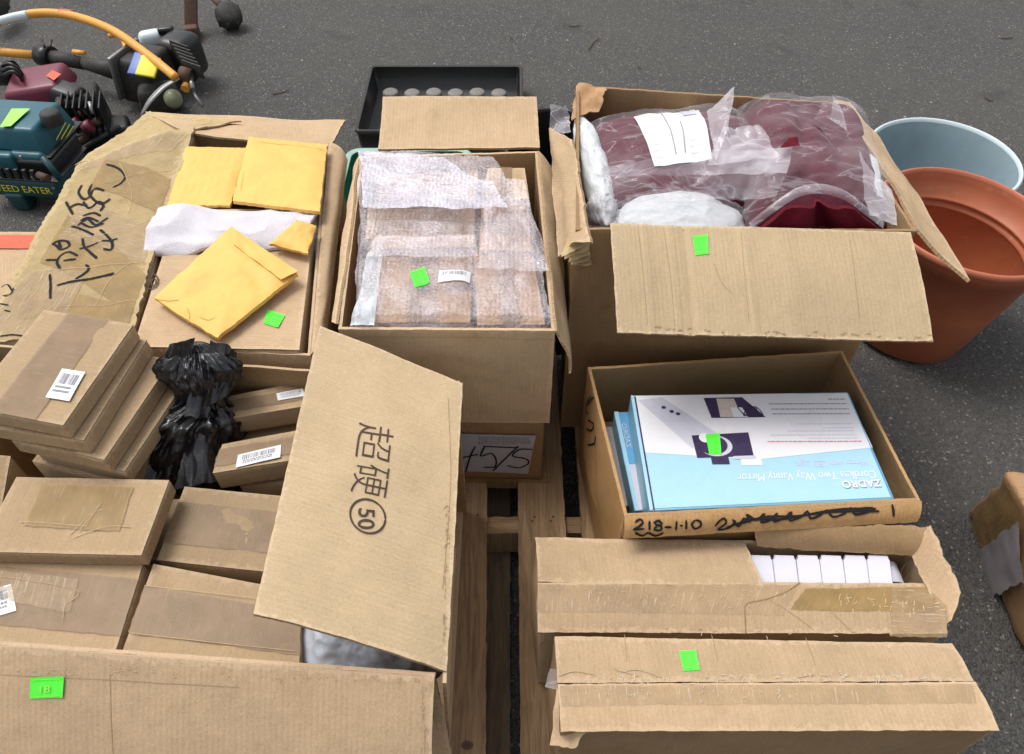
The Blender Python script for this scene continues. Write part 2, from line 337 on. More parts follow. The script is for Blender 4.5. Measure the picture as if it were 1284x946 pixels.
def grid_faces(nu, nv, off=0, flip=False):
    F = []
    for j in range(nv):
        for i in range(nu):
            a = off+j*(nu+1)+i
            q = (a, a+1, a+nu+2, a+nu+1)
            F.append(q[::-1] if flip else q)
    return F
def slab(name, P, t, mats, parent=None, n=None, swap=False, label=None, raw='lrtb', **k):
    """both faces and the rim of a sheet t thick below a Patch"""
    if n is None: n = (max(2, int(P.LU/.012)), max(2, int(P.LV/.012)))
    if n == (max(2, int(P.LU/.012)), max(2, int(P.LV/.012))): n = (max(2, int(P.LU/.008)), max(2, int(P.LV/.008)))
    nu, nv = min(n[0], 90), min(n[1], 90)
    m0 = mats[0] if isinstance(mats, (list, tuple)) else mats
    if m0.name.startswith('cardboard') and min(P.LU, P.LV) > .06 and not getattr(P, 'dented', 0):
        P.dented = 1; rc = random.Random(int(P.c[0].x*997)+int(P.c[2].y*991)); cl = []
        worn = 1.7 if 'worn' in m0.name else 1
        for _ in range(rc.choice((2, 3, 4))):
            a = rc.choice((0, 0, .2, -.3, 1.2, 1.57, .8)); x0, y0 = rc.uniform(.1, .9)*P.LU, rc.uniform(.1, .9)*P.LV
            cl.append((math.cos(a), math.sin(a), x0, y0, rc.uniform(.0008, .0022)*rc.choice((-1, 1))*worn, rc.uniform(.010, .028), rc.uniform(.05, .2)))
        w0 = P.warp; LU_, LV_ = P.LU, P.LV
        def neww(x, y, u, v):
            b_ = w0(x, y, u, v) if w0 else 0
            if isinstance(b_, tuple): return b_
            e = min(1, max(0, min(x, LU_-x)/.02))*min(1, max(0, min(y, LV_-y)/.02))
            h_ = .0006*N(x*30, y*30, 2)
            for ca_, sa_, x0, y0, d_, w_, l_ in cl:
                dd = abs((x-x0)*ca_+(y-y0)*sa_); al = abs(-(x-x0)*sa_+(y-y0)*ca_)
                if dd < w_ and al < l_: h_ += d_*(1-dd/w_)*(1-al/l_)**.5
            return b_ + h_*e
        P.warp = neww
    if not isinstance(mats, (list, tuple)): mats = [mats, M['edge']]
    verts, wear = [], []
    for sgn in (0, 1):
        for j in range(nv+1):
            for i in range(nu+1):
                u, v = i/nu, j/nv
                verts.append(P.pt(u, v, -t*sgn, True))
                wear.append(min(u*P.LU, (1-u)*P.LU, v*P.LV, (1-v)*P.LV))
    K = (nu+1)*(nv+1)
    F = grid_faces(nu, nv) + grid_faces(nu, nv, K, True)
    top = len(F)
    uvp = lambda idx: ((idx % K) % (nu+1))/nu*P.LU, 
    def uvof(idx):
        idx %= K; a = (idx % (nu+1))/nu*P.LU; b_ = (idx//(nu+1))/nv*P.LV
        return (b_, a) if swap else (a, b_)
    uvs = [[uvof(i) for i in f] for f in F]
    mi = [0]*(top//2) + [min(2, len(mats)-1) if len(mats) > 2 else 0]*(top//2)
    sm_ = [True]*top
    ring = [i for i in range(nu)] + [nu+j*(nu+1) for j in range(nv)] + [nv*(nu+1)+nu-i for i in range(nu)] + [(nv-j)*(nu+1) for j in range(nv)]
    base = len(verts)
    L = 0; pos = []
    for a, idx in enumerate(ring):
        pos.append(L); L += (verts[ring[(a+1) % len(ring)]]-verts[idx]).length
    for idx in ring: verts.append(verts[idx].copy()); wear.append(0)
    for idx in ring: verts.append(verts[idx+K].copy()); wear.append(0)
    m_ = len(ring)
    for a in range(m_):
        b_ = (a+1) % m_
        F.append((base+a, base+m_+a, base+m_+b_, base+b_))
        p0, p1 = pos[a], pos[a]+(verts[base+b_]-verts[base+a]).length
        uvs.append([(p0, 0), (p0, t), (p1, t), (p1, 0)]); mi.append(1 if len(mats) > 1 and ('b' if a < nu else 'r' if a < nu+nv else 't' if a < 2*nu+nv else 'l') in raw else 0); sm_.append(False)
    return obj(name, verts, F, mats, parent, mi, uvs, wear, sm_, label, **k)
def decal(name, P, q, mat, parent, lift=.0009, n=(10, 6), label=None, rag=0, swap=False, t=None, fn=None):
    """a sheet glued on a Patch; q = four (u, v) corners"""
    nu, nv = n; verts, uvs = [], []
    LU = V(((q[1][0]-q[0][0])*P.LU, (q[1][1]-q[0][1])*P.LV)).length; LV = V(((q[3][0]-q[0][0])*P.LU, (q[3][1]-q[0][1])*P.LV)).length
    for j in range(nv+1):
        for i in range(nu+1):
            a, b_ = i/nu, j/nv
            if rag:
                if i in (0, nu): a += N(b_*LV*80, i, rag*50)*rag/LU
                if j in (0, nv): b_ += N(a*LU*80, j, rag*70)*rag/LV
            u = q[0][0]*(1-a)*(1-b_)+q[1][0]*a*(1-b_)+q[2][0]*a*b_+q[3][0]*(1-a)*b_
            v = q[0][1]*(1-a)*(1-b_)+q[1][1]*a*(1-b_)+q[2][1]*a*b_+q[3][1]*(1-a)*b_
            l = lift + (fn(a*LU, b_*LV, a, b_) if fn else 0)
            verts.append(P.pt(u, v, l))
    F = grid_faces(nu, nv)
    K = nu+1
    uvs = [[((lambda A, B: (B, A) if swap else (A, B))((i % K)/nu*LU, (i//K)/nv*LV)) for i in f] for f in F]
    return obj(name, verts, F, mat, parent, None, uvs, None, True, label)
def pdecal(name, P, pxs, mat, parent, **k):
    return decal(name, P, [P.uv(*p) for p in pxs], mat, parent, **k)
def ink(name, P, strokes, width, mat, parent, lift=.0012, px=True):
    if name == 'crease' and len(strokes) > 1:
        return [ink(name, P, [st], width, mat, parent, lift, px) for st in strokes]
    return ink_(name, P, strokes, width, mat, parent, lift, px)
def ink_(name, P, strokes, width, mat, parent, lift, px):
    """pen strokes on a Patch; each stroke a list of points (pixels of the tracing, or uv)"""
    verts, F = [], []
    for st in strokes:
        pts = [P.uv(*p) if px else p for p in st]
        # Catmull-Rom resample
        out = []
        for i in range(len(pts)-1):
            p0 = pts[max(0, i-1)]; p1 = pts[i]; p2 = pts[i+1]; p3 = pts[min(len(pts)-1, i+2)]
            L = math.hypot((p2[0]-p1[0])*P.LU, (p2[1]-p1[1])*P.LV); k = max(2, int(L/.004))
            for s_ in range(k):
                t = s_/k
                f = lambda a, b_, c_, d: .5*((2*b_)+(-a+c_)*t+(2*a-5*b_+4*c_-d)*t*t+(-a+3*b_-3*c_+d)*t**3)
                out.append((f(p0[0], p1[0], p2[0], p3[0]), f(p0[1], p1[1], p2[1], p3[1])))
        out.append(pts[-1])
        b0 = len(verts); n_ = len(out)
        for i, (u, v) in enumerate(out):
            a = out[max(0, i-1)]; c_ = out[min(n_-1, i+1)]
            du, dv = (c_[0]-a[0])*P.LU, (c_[1]-a[1])*P.LV; L = math.hypot(du, dv) or 1
            wv = width*.5*(1+.25*N(i*.5, len(verts)*.1))*(1 if 0 < i < n_-1 else .5)
            ou, ov = -dv/L*wv/P.LU, du/L*wv/P.LV
            verts += [P.pt(u-ou, v-ov, lift), P.pt(u+ou, v+ov, lift)]
        for i in range(n_-1): F.append((b0+2*i, b0+2*i+2, b0+2*i+3, b0+2*i+1))
    return obj(name, verts, F, mat, parent, smooth=False)
def text_mesh(s, off=0):
    cu = bpy.data.curves.new('t', 'FONT'); cu.body = s; cu.resolution_u = 4; cu.offset = off
    o = bpy.data.objects.new('t', cu); COL.objects.link(o); bpy.context.view_layer.update()
    dg = bpy.context.evaluated_depsgraph_get(); me = bpy.data.meshes.new_from_object(o.evaluated_get(dg))
    vs = [tuple(v.co[:2]) for v in me.vertices]; fs = [tuple(p.vertices) for p in me.polygons]
    bpy.data.objects.remove(o); bpy.data.curves.remove(cu); bpy.data.meshes.remove(me)
    if not vs: return [], []
    x0 = min(v[0] for v in vs); x1 = max(v[0] for v in vs); y0 = min(v[1] for v in vs); y1 = max(v[1] for v in vs)
    return [((a-x0)/(x1-x0), (b_-y0)/(y1-y0)) for a, b_ in vs], fs
def text(name, P, s, o_, r_, u_, mat, parent, lift=.0012, px=True, slant=0, off=0):
    """lettering glued on a Patch: o_ bottom-left, r_ bottom-right, u_ top-left of its box"""
    if px: o_, r_, u_ = P.uv(*o_), P.uv(*r_), P.uv(*u_)
    vs, fs = text_mesh(s, off)
    verts = [P.pt(o_[0]+(a+slant*b_)*(r_[0]-o_[0])+b_*(u_[0]-o_[0]), o_[1]+(a+slant*b_)*(r_[1]-o_[1])+b_*(u_[1]-o_[1]), lift) for a, b_ in vs]
    if not verts: return None
    return obj(name, verts, fs, mat, parent, smooth=False)
def barcode(P, o_, r_, u_, parent, px=True, lines=True, seed=1):
    """white address label: paper sheet, barcode bars and small illegible print"""
    if px: o_, r_, u_ = P.uv(*o_), P.uv(*r_), P.uv(*u_)
    f = lambda a, b_: (o_[0]+a*(r_[0]-o_[0])+b_*(u_[0]-o_[0]), o_[1]+a*(r_[1]-o_[1])+b_*(u_[1]-o_[1]))
    lab = decal('label', P, [f(0, 0), f(1, 0), f(1, 1), f(0, 1)], M['white'], parent, lift=.0034, n=(6, 4))
    rr = random.Random(seed); verts, F = [], []
    def bar(a0, b0, a1, b1):
        k = len(verts)
        for a, b_ in ((a0, b0), (a1, b0), (a1, b1), (a0, b1)): verts.append(P.pt(*f(a, b_), .0040))
        F.append((k, k+1, k+2, k+3))
    x = .12
    while x < .88:
        wd = rr.choice((.008, .014, .022)); bar(x, .5, x+wd, .86); x += wd+rr.choice((.012, .02, .03))
    if lines:
        for yy in (.36, .22):
            x = .14
            while x < .8:
                wd = rr.uniform(.02, .07); bar(x, yy, x+wd, yy+.07); x += wd+.02
    obj('barcode_print', verts, F, M['grey_print'], lab, smooth=False)
    return lab
def sticker(P, pxs, parent, mark=None, **k):
    q = [P.uv(*p) for p in pxs]
    s = decal('price_sticker', P, q, M['green'], parent, lift=.0014, n=(6, 5), fn=lambda x, y, a, b_: .0015*(sm(.8, 1, a)+sm(.85, 1, b_)*.6))
    # embossed border line and faint print
    ln = []
    def P2(a, b_): return (q[0][0]*(1-a)*(1-b_)+q[1][0]*a*(1-b_)+q[2][0]*a*b_+q[3][0]*(1-a)*b_, q[0][1]*(1-a)*(1-b_)+q[1][1]*a*(1-b_)+q[2][1]*a*b_+q[3][1]*(1-a)*b_)
    ink('sticker_line', P, [[P2(.06, .12), P2(.94, .12)], [P2(.06, .9), P2(.94, .9)]], .0006, M['lime'], s, lift=.0034, px=False)
    if mark: text('sticker_print', P, mark, P2(.32, .3), P2(.62, .3), P2(.32, .62), M['lime'], s, lift=.0034, px=False)
    return s

def flecks(P, a, b_, n, spread, seed, parent, mat='pale', L=6, w_=.0012, lift=.0022, vert=.7):
    rr = random.Random(seed); st = []
    for _ in range(n):
        t = rr.random()**.8; x = a[0]+(b_[0]-a[0])*t; y = a[1]+(b_[1]-a[1])*t+rr.gauss(0, spread); an = (1.57+rr.gauss(0, .3)) if rr.random() < vert else rr.uniform(-.3, .3); l = rr.uniform(.3, 1)*L
        st.append([(x, y), (x+math.cos(an)*l*.5+rr.uniform(-1, 1), y+math.sin(an)*l*.5), (x+math.cos(an)*l, y+math.sin(an)*l)])
    return ink('torn_fibres', P, st, w_, M[mat], parent, lift=lift)
def wob(a, s, seed): return lambda x, y, u, v: a*N(x/s, y/s, seed*7.3)
def bulge(a, b_=0, s=.1, seed=0):
    return lambda x, y, u, v: a*math.sin(math.pi*max(0, min(1, u)))*math.sin(math.pi*max(0, min(1, v))) + b_*N(x/s, y/s, seed*7.3)*min(1, 8*u, 8*(1-u), 8*v+.0, 8*(1-v)) if 0 <= u <= 1 and 0 <= v <= 1 else 0

def walls(root, rim, z0, mat, inner=None, bul=.008, t=.005, seed=0, skip=(), base_in=.0, warp={}, raw='', push=0):
    """four walls and a bottom. rim = front-left, front-right, back-right, back-left (top corners)"""
    rim = [V(p) for p in rim]; c = sum(rim, V())/4
    low = [V((p.x+(c.x-p.x)*base_in, p.y+(c.y-p.y)*base_in, z0)) for p in rim]
    for i_ in (0, 1): low[i_].y += push
    out = {}
    for i, nm in enumerate(('front', 'right', 'back', 'left')):
        if nm in skip: continue
        a, b_ = i, (i+1) % 4
        P = Patch([low[a], low[b_], rim[b_], rim[a]], warp.get(nm) or bulge(bul, .004, .09, seed+i), seed=seed+i, rag=.0028, rf=30)
        out[nm] = P
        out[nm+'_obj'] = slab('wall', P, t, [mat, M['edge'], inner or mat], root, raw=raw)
    ins = t*1.3
    q = [V((p.x+(c.x-p.x)*.02, p.y+(c.y-p.y)*.02, z0+.003)) for p in rim]
    slab('bottom', Patch(q), .003, mat, root, n=(2, 2))
    return out
def hexbox(name, parent, tops, z0, mat, r=.003, amp=.0015, cuts=6, seed=0, label=None, bulge_=0.0):
    """a closed carton body: rounded, slightly dented block. tops = fl, fr, br, bl"""
    bm = bmesh.new(); tops = [V(p) for p in tops]; zz = z0 if isinstance(z0, (list, tuple)) else None
    lo = [V((p.x, p.y, z0)) for p in tops] if zz is None else [V(p) for p in z0]
    vs = [bm.verts.new(p) for p in lo+tops]
    for f in ((3, 2, 1, 0), (4, 5, 6, 7), (0, 1, 5, 4), (1, 2, 6, 5), (2, 3, 7, 6), (3, 0, 4, 7)): bm.faces.new([vs[i] for i in f])
    if r: bmesh.ops.bevel(bm, geom=list(bm.edges), offset=r, segments=2, affect='EDGES', profile=.5)
    big = [e for e in bm.edges if e.calc_length() > .02]
    bmesh.ops.subdivide_edges(bm, edges=big, cuts=cuts, use_grid_fill=True)
    bm.normal_update()
    dx = (tops[1]-tops[0]).normalized(); dy = (tops[3]-tops[0]).normalized()
    c = sum(tops, V())/4
    L = {}
    for v in bm.verts:
        v.co += v.normal*amp*N(v.co.x*14, v.co.y*14, v.co.z*14+seed*5)
    bm.verts.index_update(); bm.normal_update()
    verts = [v.co.copy() for v in bm.verts]; F = []; uvs = []
    for f in bm.faces:
        F.append([v.index for v in f.verts]); n = f.normal
        if abs(n.z) > .6: uvs.append([((v.co-c).dot(dx), (v.co-c).dot(dy)) for v in f.verts])
        elif abs(n.dot(dx)) > abs(n.dot(dy)): uvs.append([((v.co-c).dot(dy), v.co.z) for v in f.verts])
        else: uvs.append([((v.co-c).dot(dx), v.co.z) for v in f.verts])
    h = [min(e for e in (abs((v-c).dot(dx)+s*(tops[1]-tops[0]).length/2) for s in (-1, 1))) for v in verts]
    h2 = [min(e for e in (abs((v-c).dot(dy)+s*(tops[3]-tops[0]).length/2) for s in (-1, 1))) for v in verts]
    h3 = [min(abs(v.z-tops[0].z), abs(v.z-lo[0].z)) for v in verts]
    wear = [sorted(t_)[1] for t_ in zip(h, h2, h3)]
    bm.free()
    return obj(name, verts, F, mat, parent, None, uvs, wear, True, label)
def carton(name, label, cat, tops, height, mat, group=None, seam='u', tape='tape', tapew=.32, seed=0, dz=None, flapmat=None, split=False, r=.003):
    """closed small carton: body, two top flaps meeting at a seam, tape strip over it. seam 'u' runs along the front edge"""
    tops = [V(p) for p in tops]; base = sum(tops, V())/4; base.z = min(p.z for p in tops)-height
    root = thing(name, label, cat, base, group)
    e = .0022
    low = [p-V((0, 0, e)) for p in tops]
    hexbox('body', root, low, [p-V((0, 0, height)) for p in tops], mat, seed=seed, r=r)
    ins = [p for p in tops]
    P = Patch(ins, wob(.0012, .05, seed))
    g = .0012/(P.LV if seam == 'u' else P.LU)
    fl = []
    for a0, a1 in (((.004, .5-g), (.5+g, .996)) if split else ((.004, .996),)):
        q = [P.pt(u, v) for u, v in (((.004, a0), (.996, a0), (.996, a1), (.004, a1)) if seam == 'u' else ((a0, .004), (a1, .004), (a1, .996), (a0, .996)))]
        slab('flap', Patch(q, wob(.0009, .04, seed+len(fl))), .002, flapmat or mat, root, swap=seam != 'u'); fl.append(1)
    if tape:
        w2 = tapew/2
        q = [(.0, .5-w2), (1., .5-w2), (1., .5+w2), (.0, .5+w2)] if seam == 'u' else [(.5-w2, .0), (.5-w2, 1.), (.5+w2, 1.), (.5+w2, .0)]
        decal('tape', P, q, M[tape], root, lift=.0022, n=(24, 8), rag=.002)
    return root, P

# ------------------------------------------------------------------ the ground
def flat(name, pts, mat, **k): return obj(name, pts, [tuple(range(len(pts)))], mat, smooth=False, **k)
g = flat('ground', [(-40, -40, 0), (40, -40, 0), (40, 40, 0), (-40, 40, 0)], M['asphalt'], kind='structure')
verts, F = [], []
rp = random.Random(3)
for i in range(260):
    p = V((rp.uniform(-2.4, 3.2), rp.uniform(.3, 4.6), .0)); s = rp.choice((.002, .003, .004, .006)); k = len(verts); a = rp.uniform(0, 6)
    for j in range(5): verts.append(p+V((math.cos(a+j*1.256)*s*rp.uniform(.7, 1.2), math.sin(a+j*1.256)*s*rp.uniform(.7, 1.2), .0005)))
    verts.append(p+V((0, 0, s*.7)))
    for j in range(5): F.append((k+j, k+(j+1) % 5, k+5))
M['pebble'] = simple('pale_grit', (.34, .32, .30), .8, .3, 200, .3)
o = obj('grit', verts, F, M['pebble'], smooth=False, kind='stuff'); o['label'] = 'pale grit scattered on the dark asphalt'

M['twig'] = simple('dry_twig', (.09, .065, .04), .8, .2, 200, .3)
for k, (px, py, a, L) in enumerate([(352, 116, .5, .07), (745, 55, 1.1, .12), (720, 33, .2, .05), (802, 85, 2, .02), (1262, 48, .1, .06), (1240, 125, 2.2, .04), (640, 48, 1.9, .03)]):
    c0 = at(px, py, .003); d0 = V((math.cos(a), math.sin(a), 0))*L*.5; sd = V((-math.sin(a), math.cos(a), 0))*.002
    md = sd*3*(1 if k % 2 else -1)
    vs = [c0-d0-sd, c0-d0+sd, c0+md-sd, c0+md+sd, c0+d0-sd*.3, c0+d0+sd*.3]; vs += [v+V((0, 0, .003)) for v in vs]
    o = obj('twig', vs, [(6, 8, 9, 7), (8, 10, 11, 9), (0, 2, 8, 6), (2, 4, 10, 8), (1, 7, 9, 3), (3, 9, 11, 5)], M['twig'], smooth=False)
    tag(o, ['short dark twig beyond the mailer box on the asphalt', 'longest thin twig on the asphalt behind the garment box', 'small twig near the top edge above the garment box', 'tiny dark chip just behind the garment box', 'twig at the top right corner of the asphalt', 'short twig above the pale blue pot', 'tiny twig beyond the black tray'][k], 'twig', 'dry twigs on the asphalt')

# ------------------------------------------------------------------ the pallet
pal = thing('pallet', 'wooden pallet of worn planks under the cardboard boxes', 'pallet', (0, .8, 0))
def plank(name, x0, x1, y0, y1, z1, th, mat, seed, along='y', skew=0):
    if along == 'y': c = [(x0, y0, z1), (x1, y0, z1), (x1+skew, y1, z1), (x0+skew, y1, z1)]
    else: c = [(x0, y0, z1), (x1, y0, z1), (x1, y1, z1), (x0, y1, z1)]
    P = Patch(c, wob(.003, .15, seed), rag=.004, seed=seed)
    slab(name, P, th, [mat, mat], pal, swap=along == 'x'); return P
xs = [(-.62, -.52), (-.49, -.39), (-.36, -.27), (-.235, -.135)]
for i, (a, b_) in enumerate(xs): plank('plank', a, b_, .16, 1.5, .14, .018, M['wood'], i)
Ppl = plank('plank', -.125, -.043, .16, 1.5, .14, .018, M['wood'], 9, skew=-.022)
Ppr = plank('plank', .016, .118, .16, 1.5, .14, .018, M['wood'], 10, skew=-.005)
for i, (a, b_) in enumerate([(.15, .25), (.28, .38), (.41, .5), (.53, .63)]): plank('plank', a, b_, .16, 1.5, .14, .018, M['wood'], 20+i)
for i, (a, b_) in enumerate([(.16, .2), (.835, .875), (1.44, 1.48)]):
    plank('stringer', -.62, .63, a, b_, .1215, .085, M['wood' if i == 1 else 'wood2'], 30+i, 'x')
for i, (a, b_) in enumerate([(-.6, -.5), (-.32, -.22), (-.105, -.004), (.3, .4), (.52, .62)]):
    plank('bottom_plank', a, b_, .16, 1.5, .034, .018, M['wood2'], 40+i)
for P, ys in ((Ppr, (.855, .865)), (Ppl, (.18, .87)), (Ppr, (.18,))):
    for k, y in enumerate(ys):
        for dx in (.3, .7):
            u, v = dx+.05*k, (y-.16)/1.34; c0 = P.pt(u, v, .0012)
            vs = [c0+V((math.cos(a*.785)*.003, math.sin(a*.785)*.003, 0)) for a in range(8)]
            obj('nail', vs, [tuple(range(8))], M['rust'], pal, smooth=False)
# knot near the front of the left plank
kp = Ppl.uv(586, 935)
for rr_, mt in ((.011, 'wood2'), (.006, 'rust')):
    vs = [Ppl.pt(kp[0]+math.cos(a*.4)*rr_/Ppl.LU, kp[1]+math.sin(a*.4)*rr_*.7/Ppl.LV, .0008 if mt == 'wood2' else .0013) for a in range(16)]
    obj('knot', vs, [tuple(range(16))], M[mt], pal, smooth=False)

# ------------------------------------------------------------------ big open box, front left
Z = .58
fl, fr = at(-150, 798, Z), at(545, 848, Z); br = at(572, 478, Z); bl = at(60, 432, Z)+V((-.15, .005, 0))
root = thing('open_box', 'big open cardboard box full of flat brown cartons, green sticker on its front', 'box', ((fl.x+fr.x)/2, .65, .14))
BIG = root
W = walls(root, [fl, fr, br, bl], .142, M['board'], M['inner'], bul=.006, seed=1, skip=('right',))
P = Patch([V((fr.x-.008, fr.y+.03, .142)), V((br.x-.045, br.y, .142)), br+V((.006, 0, -.002)), fr+V((.016, -.01, .0))], bulge(.004, .003, .08, 5), rag=.004, seed=5)
slab('wall', P, .005, [M['board'], M['edge'], M['inner']], root, raw='l')
Pf = Patch([fl+V((-.0, -.165, -.155)), fr+V((-.006, -.165, -.155)), fr+V((0, -.003, .003)), fl+V((0, -.003, .003))], lambda x, y, u, v: .004*N(x*6, y*6, 3)+.006*math.sin(math.pi*v), rag=.002, seed=6, rf=25)
slab('flap', Pf, .005, [M['board'], M['edge'], M['inner']], root, raw='lrb', label='front flap folded outwards with a green sticker')
sticker(Pf, [(38, 876), (80, 874), (82, 847), (39, 849)], root, '18')
# front outer lip, a pale worn fold along the rim
lip = Patch([Pf.pt(0, .93, .0006), Pf.pt(1, .93, .0006), Pf.pt(1, 1.0, .0015), Pf.pt(0, 1.0, .0015)], wob(.0006, .02, 3))
ink('crease', Pf, [[(0, 846), (120, 852), (300, 862)], [(138, 846), (142, 946)]], .0009, M['crease'], root, lift=.0006)
o = flecks(Pf, (0, 838), (540, 852), 80, 3, 11, root, 'pale', 7, .0010, .0015, .15); o['kind'] = 'stuff'
o = flecks(Pf, (528, 850), (532, 935), 40, 5, 12, root, 'pale', 8, .0010, .0015, .8); o['kind'] = 'stuff'
# the lifted flap with print
hn, hf = at(560, 842, Z+.004), at(580, 481, Z+.004)
fn_, ff = at(318, 770, .665), at(401, 408, .655)
def fw(x, y, u, v): # u along hinge->free? here u: free->hinge
    return .006*N(x*9, y*9, 3)+.010*math.sin(math.pi*u)*(1-v) - .012*(1-u)**2*0 + .004*math.sin(math.pi*v)
FP = Patch([fn_, hn, hf, ff], fw, rag=.0015, seed=2)
flap = slab('flap', FP, .006, [M['pale'], M['edge'], M['inner']], root, swap=True, label='lifted pale flap printed with two dark characters and a circled 50')
q = lambda p: FP.uv(*p)
text('printed_character', FP, '\u8d85', (450, 530), (444, 573), (494, 538), M['print'], flap, off=-.012)
text('printed_character', FP, '\u786c', (446, 580), (439, 617), (489, 588), M['print'], flap, off=-.012)
text('printed_number', FP, '50', (449, 638), (448, 664), (470, 639), M['print'], flap, off=.008)
cp = [(461+22*math.cos(a*math.pi/12)-1.0*math.sin(a*math.pi/12), 648+21*math.sin(a*math.pi/12)+4*math.cos(a*math.pi/12)) for a in range(25)]
ink('printed_circle', FP, [cp], .0032, M['print'], flap)
o = flecks(FP, (562, 600), (556, 800), 40, 3, 13, flap, 'crease', 8, .0010, .0012, .9); o['kind'] = 'stuff'
ink('crease', FP, [[(562, 500), (565, 600), (555, 740)]], .0009, M['crease'], flap, lift=.0007)

# ------------------------------------------------------------------ cartons inside the front-left box
G = 'small flat brown cartons in the big front box'
# left stack of four
def quadfrom(bl_, br_, fr_): return [bl_+fr_-br_, fr_, br_, bl_]
A = quadfrom(at(55, 388, .68), at(168, 407, .68), at(79, 534, .68))
rt, P = carton('flat_carton', 'topmost flat carton of the left stack, barcode label near its corner', 'carton', A, .034, M['kraft'], G, 'v', 'tape', .46, 1)
barcode(P, (58, 500), (88, 505), (79, 464), rt, seed=1)
def shifted(Q, dx, dy, rot, z):
    c = sum(Q, V())/4; m_ = Matrix.Rotation(rot, 4, 'Z'); return [V(((m_ @ (p-c)).x+c.x+dx, (m_ @ (p-c)).y+c.y+dy, z)) for p in Q]
A2 = shifted(A, .013, -.004, .03, .644); A3 = shifted(A, .042, -.012, -.03, .608); A4 = shifted(A, .062, -.008, -.05, .572)
for i, (Q, lb) in enumerate(((A2, 'second flat carton from the top of the left stack'), (A3, 'third flat carton down in the left stack, sticking out to the right'), (A4, 'lowest visible flat carton of the left stack'))):
    carton('flat_carton', lb, 'carton', Q, .034, M['kraft'], G, 'v', 'tape', .4, 2+i)
A5 = shifted(A4, -.02, 0, .0, .536)
carton('tall_carton', 'taller carton hidden under the left stack of flat cartons', 'carton', A5, .38, M['kraft'], None, 'v', None, seed=9)
# carton at far left edge, dark end showing
Q = [at(-120, 640, .50), at(2, 640, .50), at(14, 572, .50), at(-120, 560, .50)]
carton('upright_carton', 'dark carton edge at the left beneath the flat carton stack', 'carton', Q, .33, M['kraft'], None, 'u', None, seed=12)
# B
Q = quadfrom(at(20, 598, .56), at(213, 602, .56), at(178, 697, .56))
rt, P = carton('flat_carton', 'flat carton with a scuffed brown tape panel in front of the black bag', 'carton', Q, .034, M['kraft'], G, 'u', None, seed=20)
pdecal('tape', P, [(30, 660), (150, 668), (168, 612), (52, 608)], M['tapey'], rt, lift=.0024, n=(20, 12), rag=.003)
ink('scuff', P, [[(88, 672), (110, 650), (130, 630)], [(92, 676), (112, 668), (140, 661), (165, 662)], [(100, 668), (118, 645), (132, 640)], [(108, 662), (122, 640), (128, 634)], [(25, 655), (70, 658), (110, 661)]], .0012, M['pale'], rt, lift=.0030)
# C
Q = [at(-140, 795, .525), at(144, 822, .525), at(181, 706, .525), at(-100, 680, .525)]
rt, P = carton('taped_carton', 'wide taped carton behind the green sticker, white label at the frame edge', 'carton', Q, .37, M['kraft'], None, 'u', 'tape', .62, 30, r=.005)
barcode(P, (-28, 782), (22, 767), (-34, 748), rt, seed=3)
pdecal('tape', P, [(-120, 728), (88, 770), (100, 728), (-110, 705)], M['tapew'], rt, lift=.0034, n=(24, 8), rag=.002)
ink('tape_edge', P, [[(-20, 722), (40, 730), (96, 741), (97, 750), (84, 760), (80, 778)]], .0009, M['board'], rt, lift=.0042)
# D and E
Q = [at(150, 825, .525), at(376, 852, .525), at(378, 742, .525), at(192, 707, .525)]
rt, P = carton('taped_carton', 'taped brown carton beside the silver plastic, right of the wide carton', 'carton', Q, .37, M['kraft'], None, 'u', 'tape', .5, 31, r=.005)
ink('tape_edge', P, [[(182, 736), (240, 742), (300, 749), (366, 758)], [(165, 795), (260, 806), (370, 818)]], .0009, M['board'], rt, lift=.0042)
Q = [at(196, 703, .505), at(378, 722, .505), at(384, 625, .505), at(231, 610, .505)]
carton('taped_carton', 'brown carton half under the lifted flap, behind the other taped cartons', 'carton', Q, .35, M['kraft'], None, 'u', 'tape', .55, 32, r=.005)
Q = [at(182, 700, .47), at(205, 706, .47), at(232, 626, .47), at(212, 626, .47)]
carton('narrow_carton', 'narrow brown carton wedged in the gap beside the scuffed flat carton', 'carton', Q, .3, M['kraft'], None, 'v', None, seed=33)
# F1, F2 on the right under the flap
Q = [at(262, 530, .53), at(420, 503, .53), at(420, 471, .53), at(288, 497, .53)]
rt, P = carton('label_carton', 'long carton with white label right of the black bag, the farther of two', 'carton', Q, .045, M['kraft'], None, 'u', 'tape', .5, 40)
barcode(P, (349, 504), (384, 498), (347, 495), rt, seed=4)
Q = [at(266, 594, .52), at(415, 569, .52), at(415, 532, .52), at(278, 557, .52)]
rt, P = carton('label_carton', 'long carton with white label right of the black bag, the nearer of two', 'carton', Q, .05, M['kraft'], None, 'u', 'tape', .6, 41)
barcode(P, (296, 588), (352, 575), (299, 572), rt, seed=5)
# supports below F1/F2
Q = [at(300, 610, .46), at(470, 600, .46), at(470, 480, .468), at(290, 500, .468)]
carton('hidden_carton', 'carton lying beneath the two label cartons by the black bag', 'carton', Q, .27, M['kraft'], None, 'u', None, seed=42)

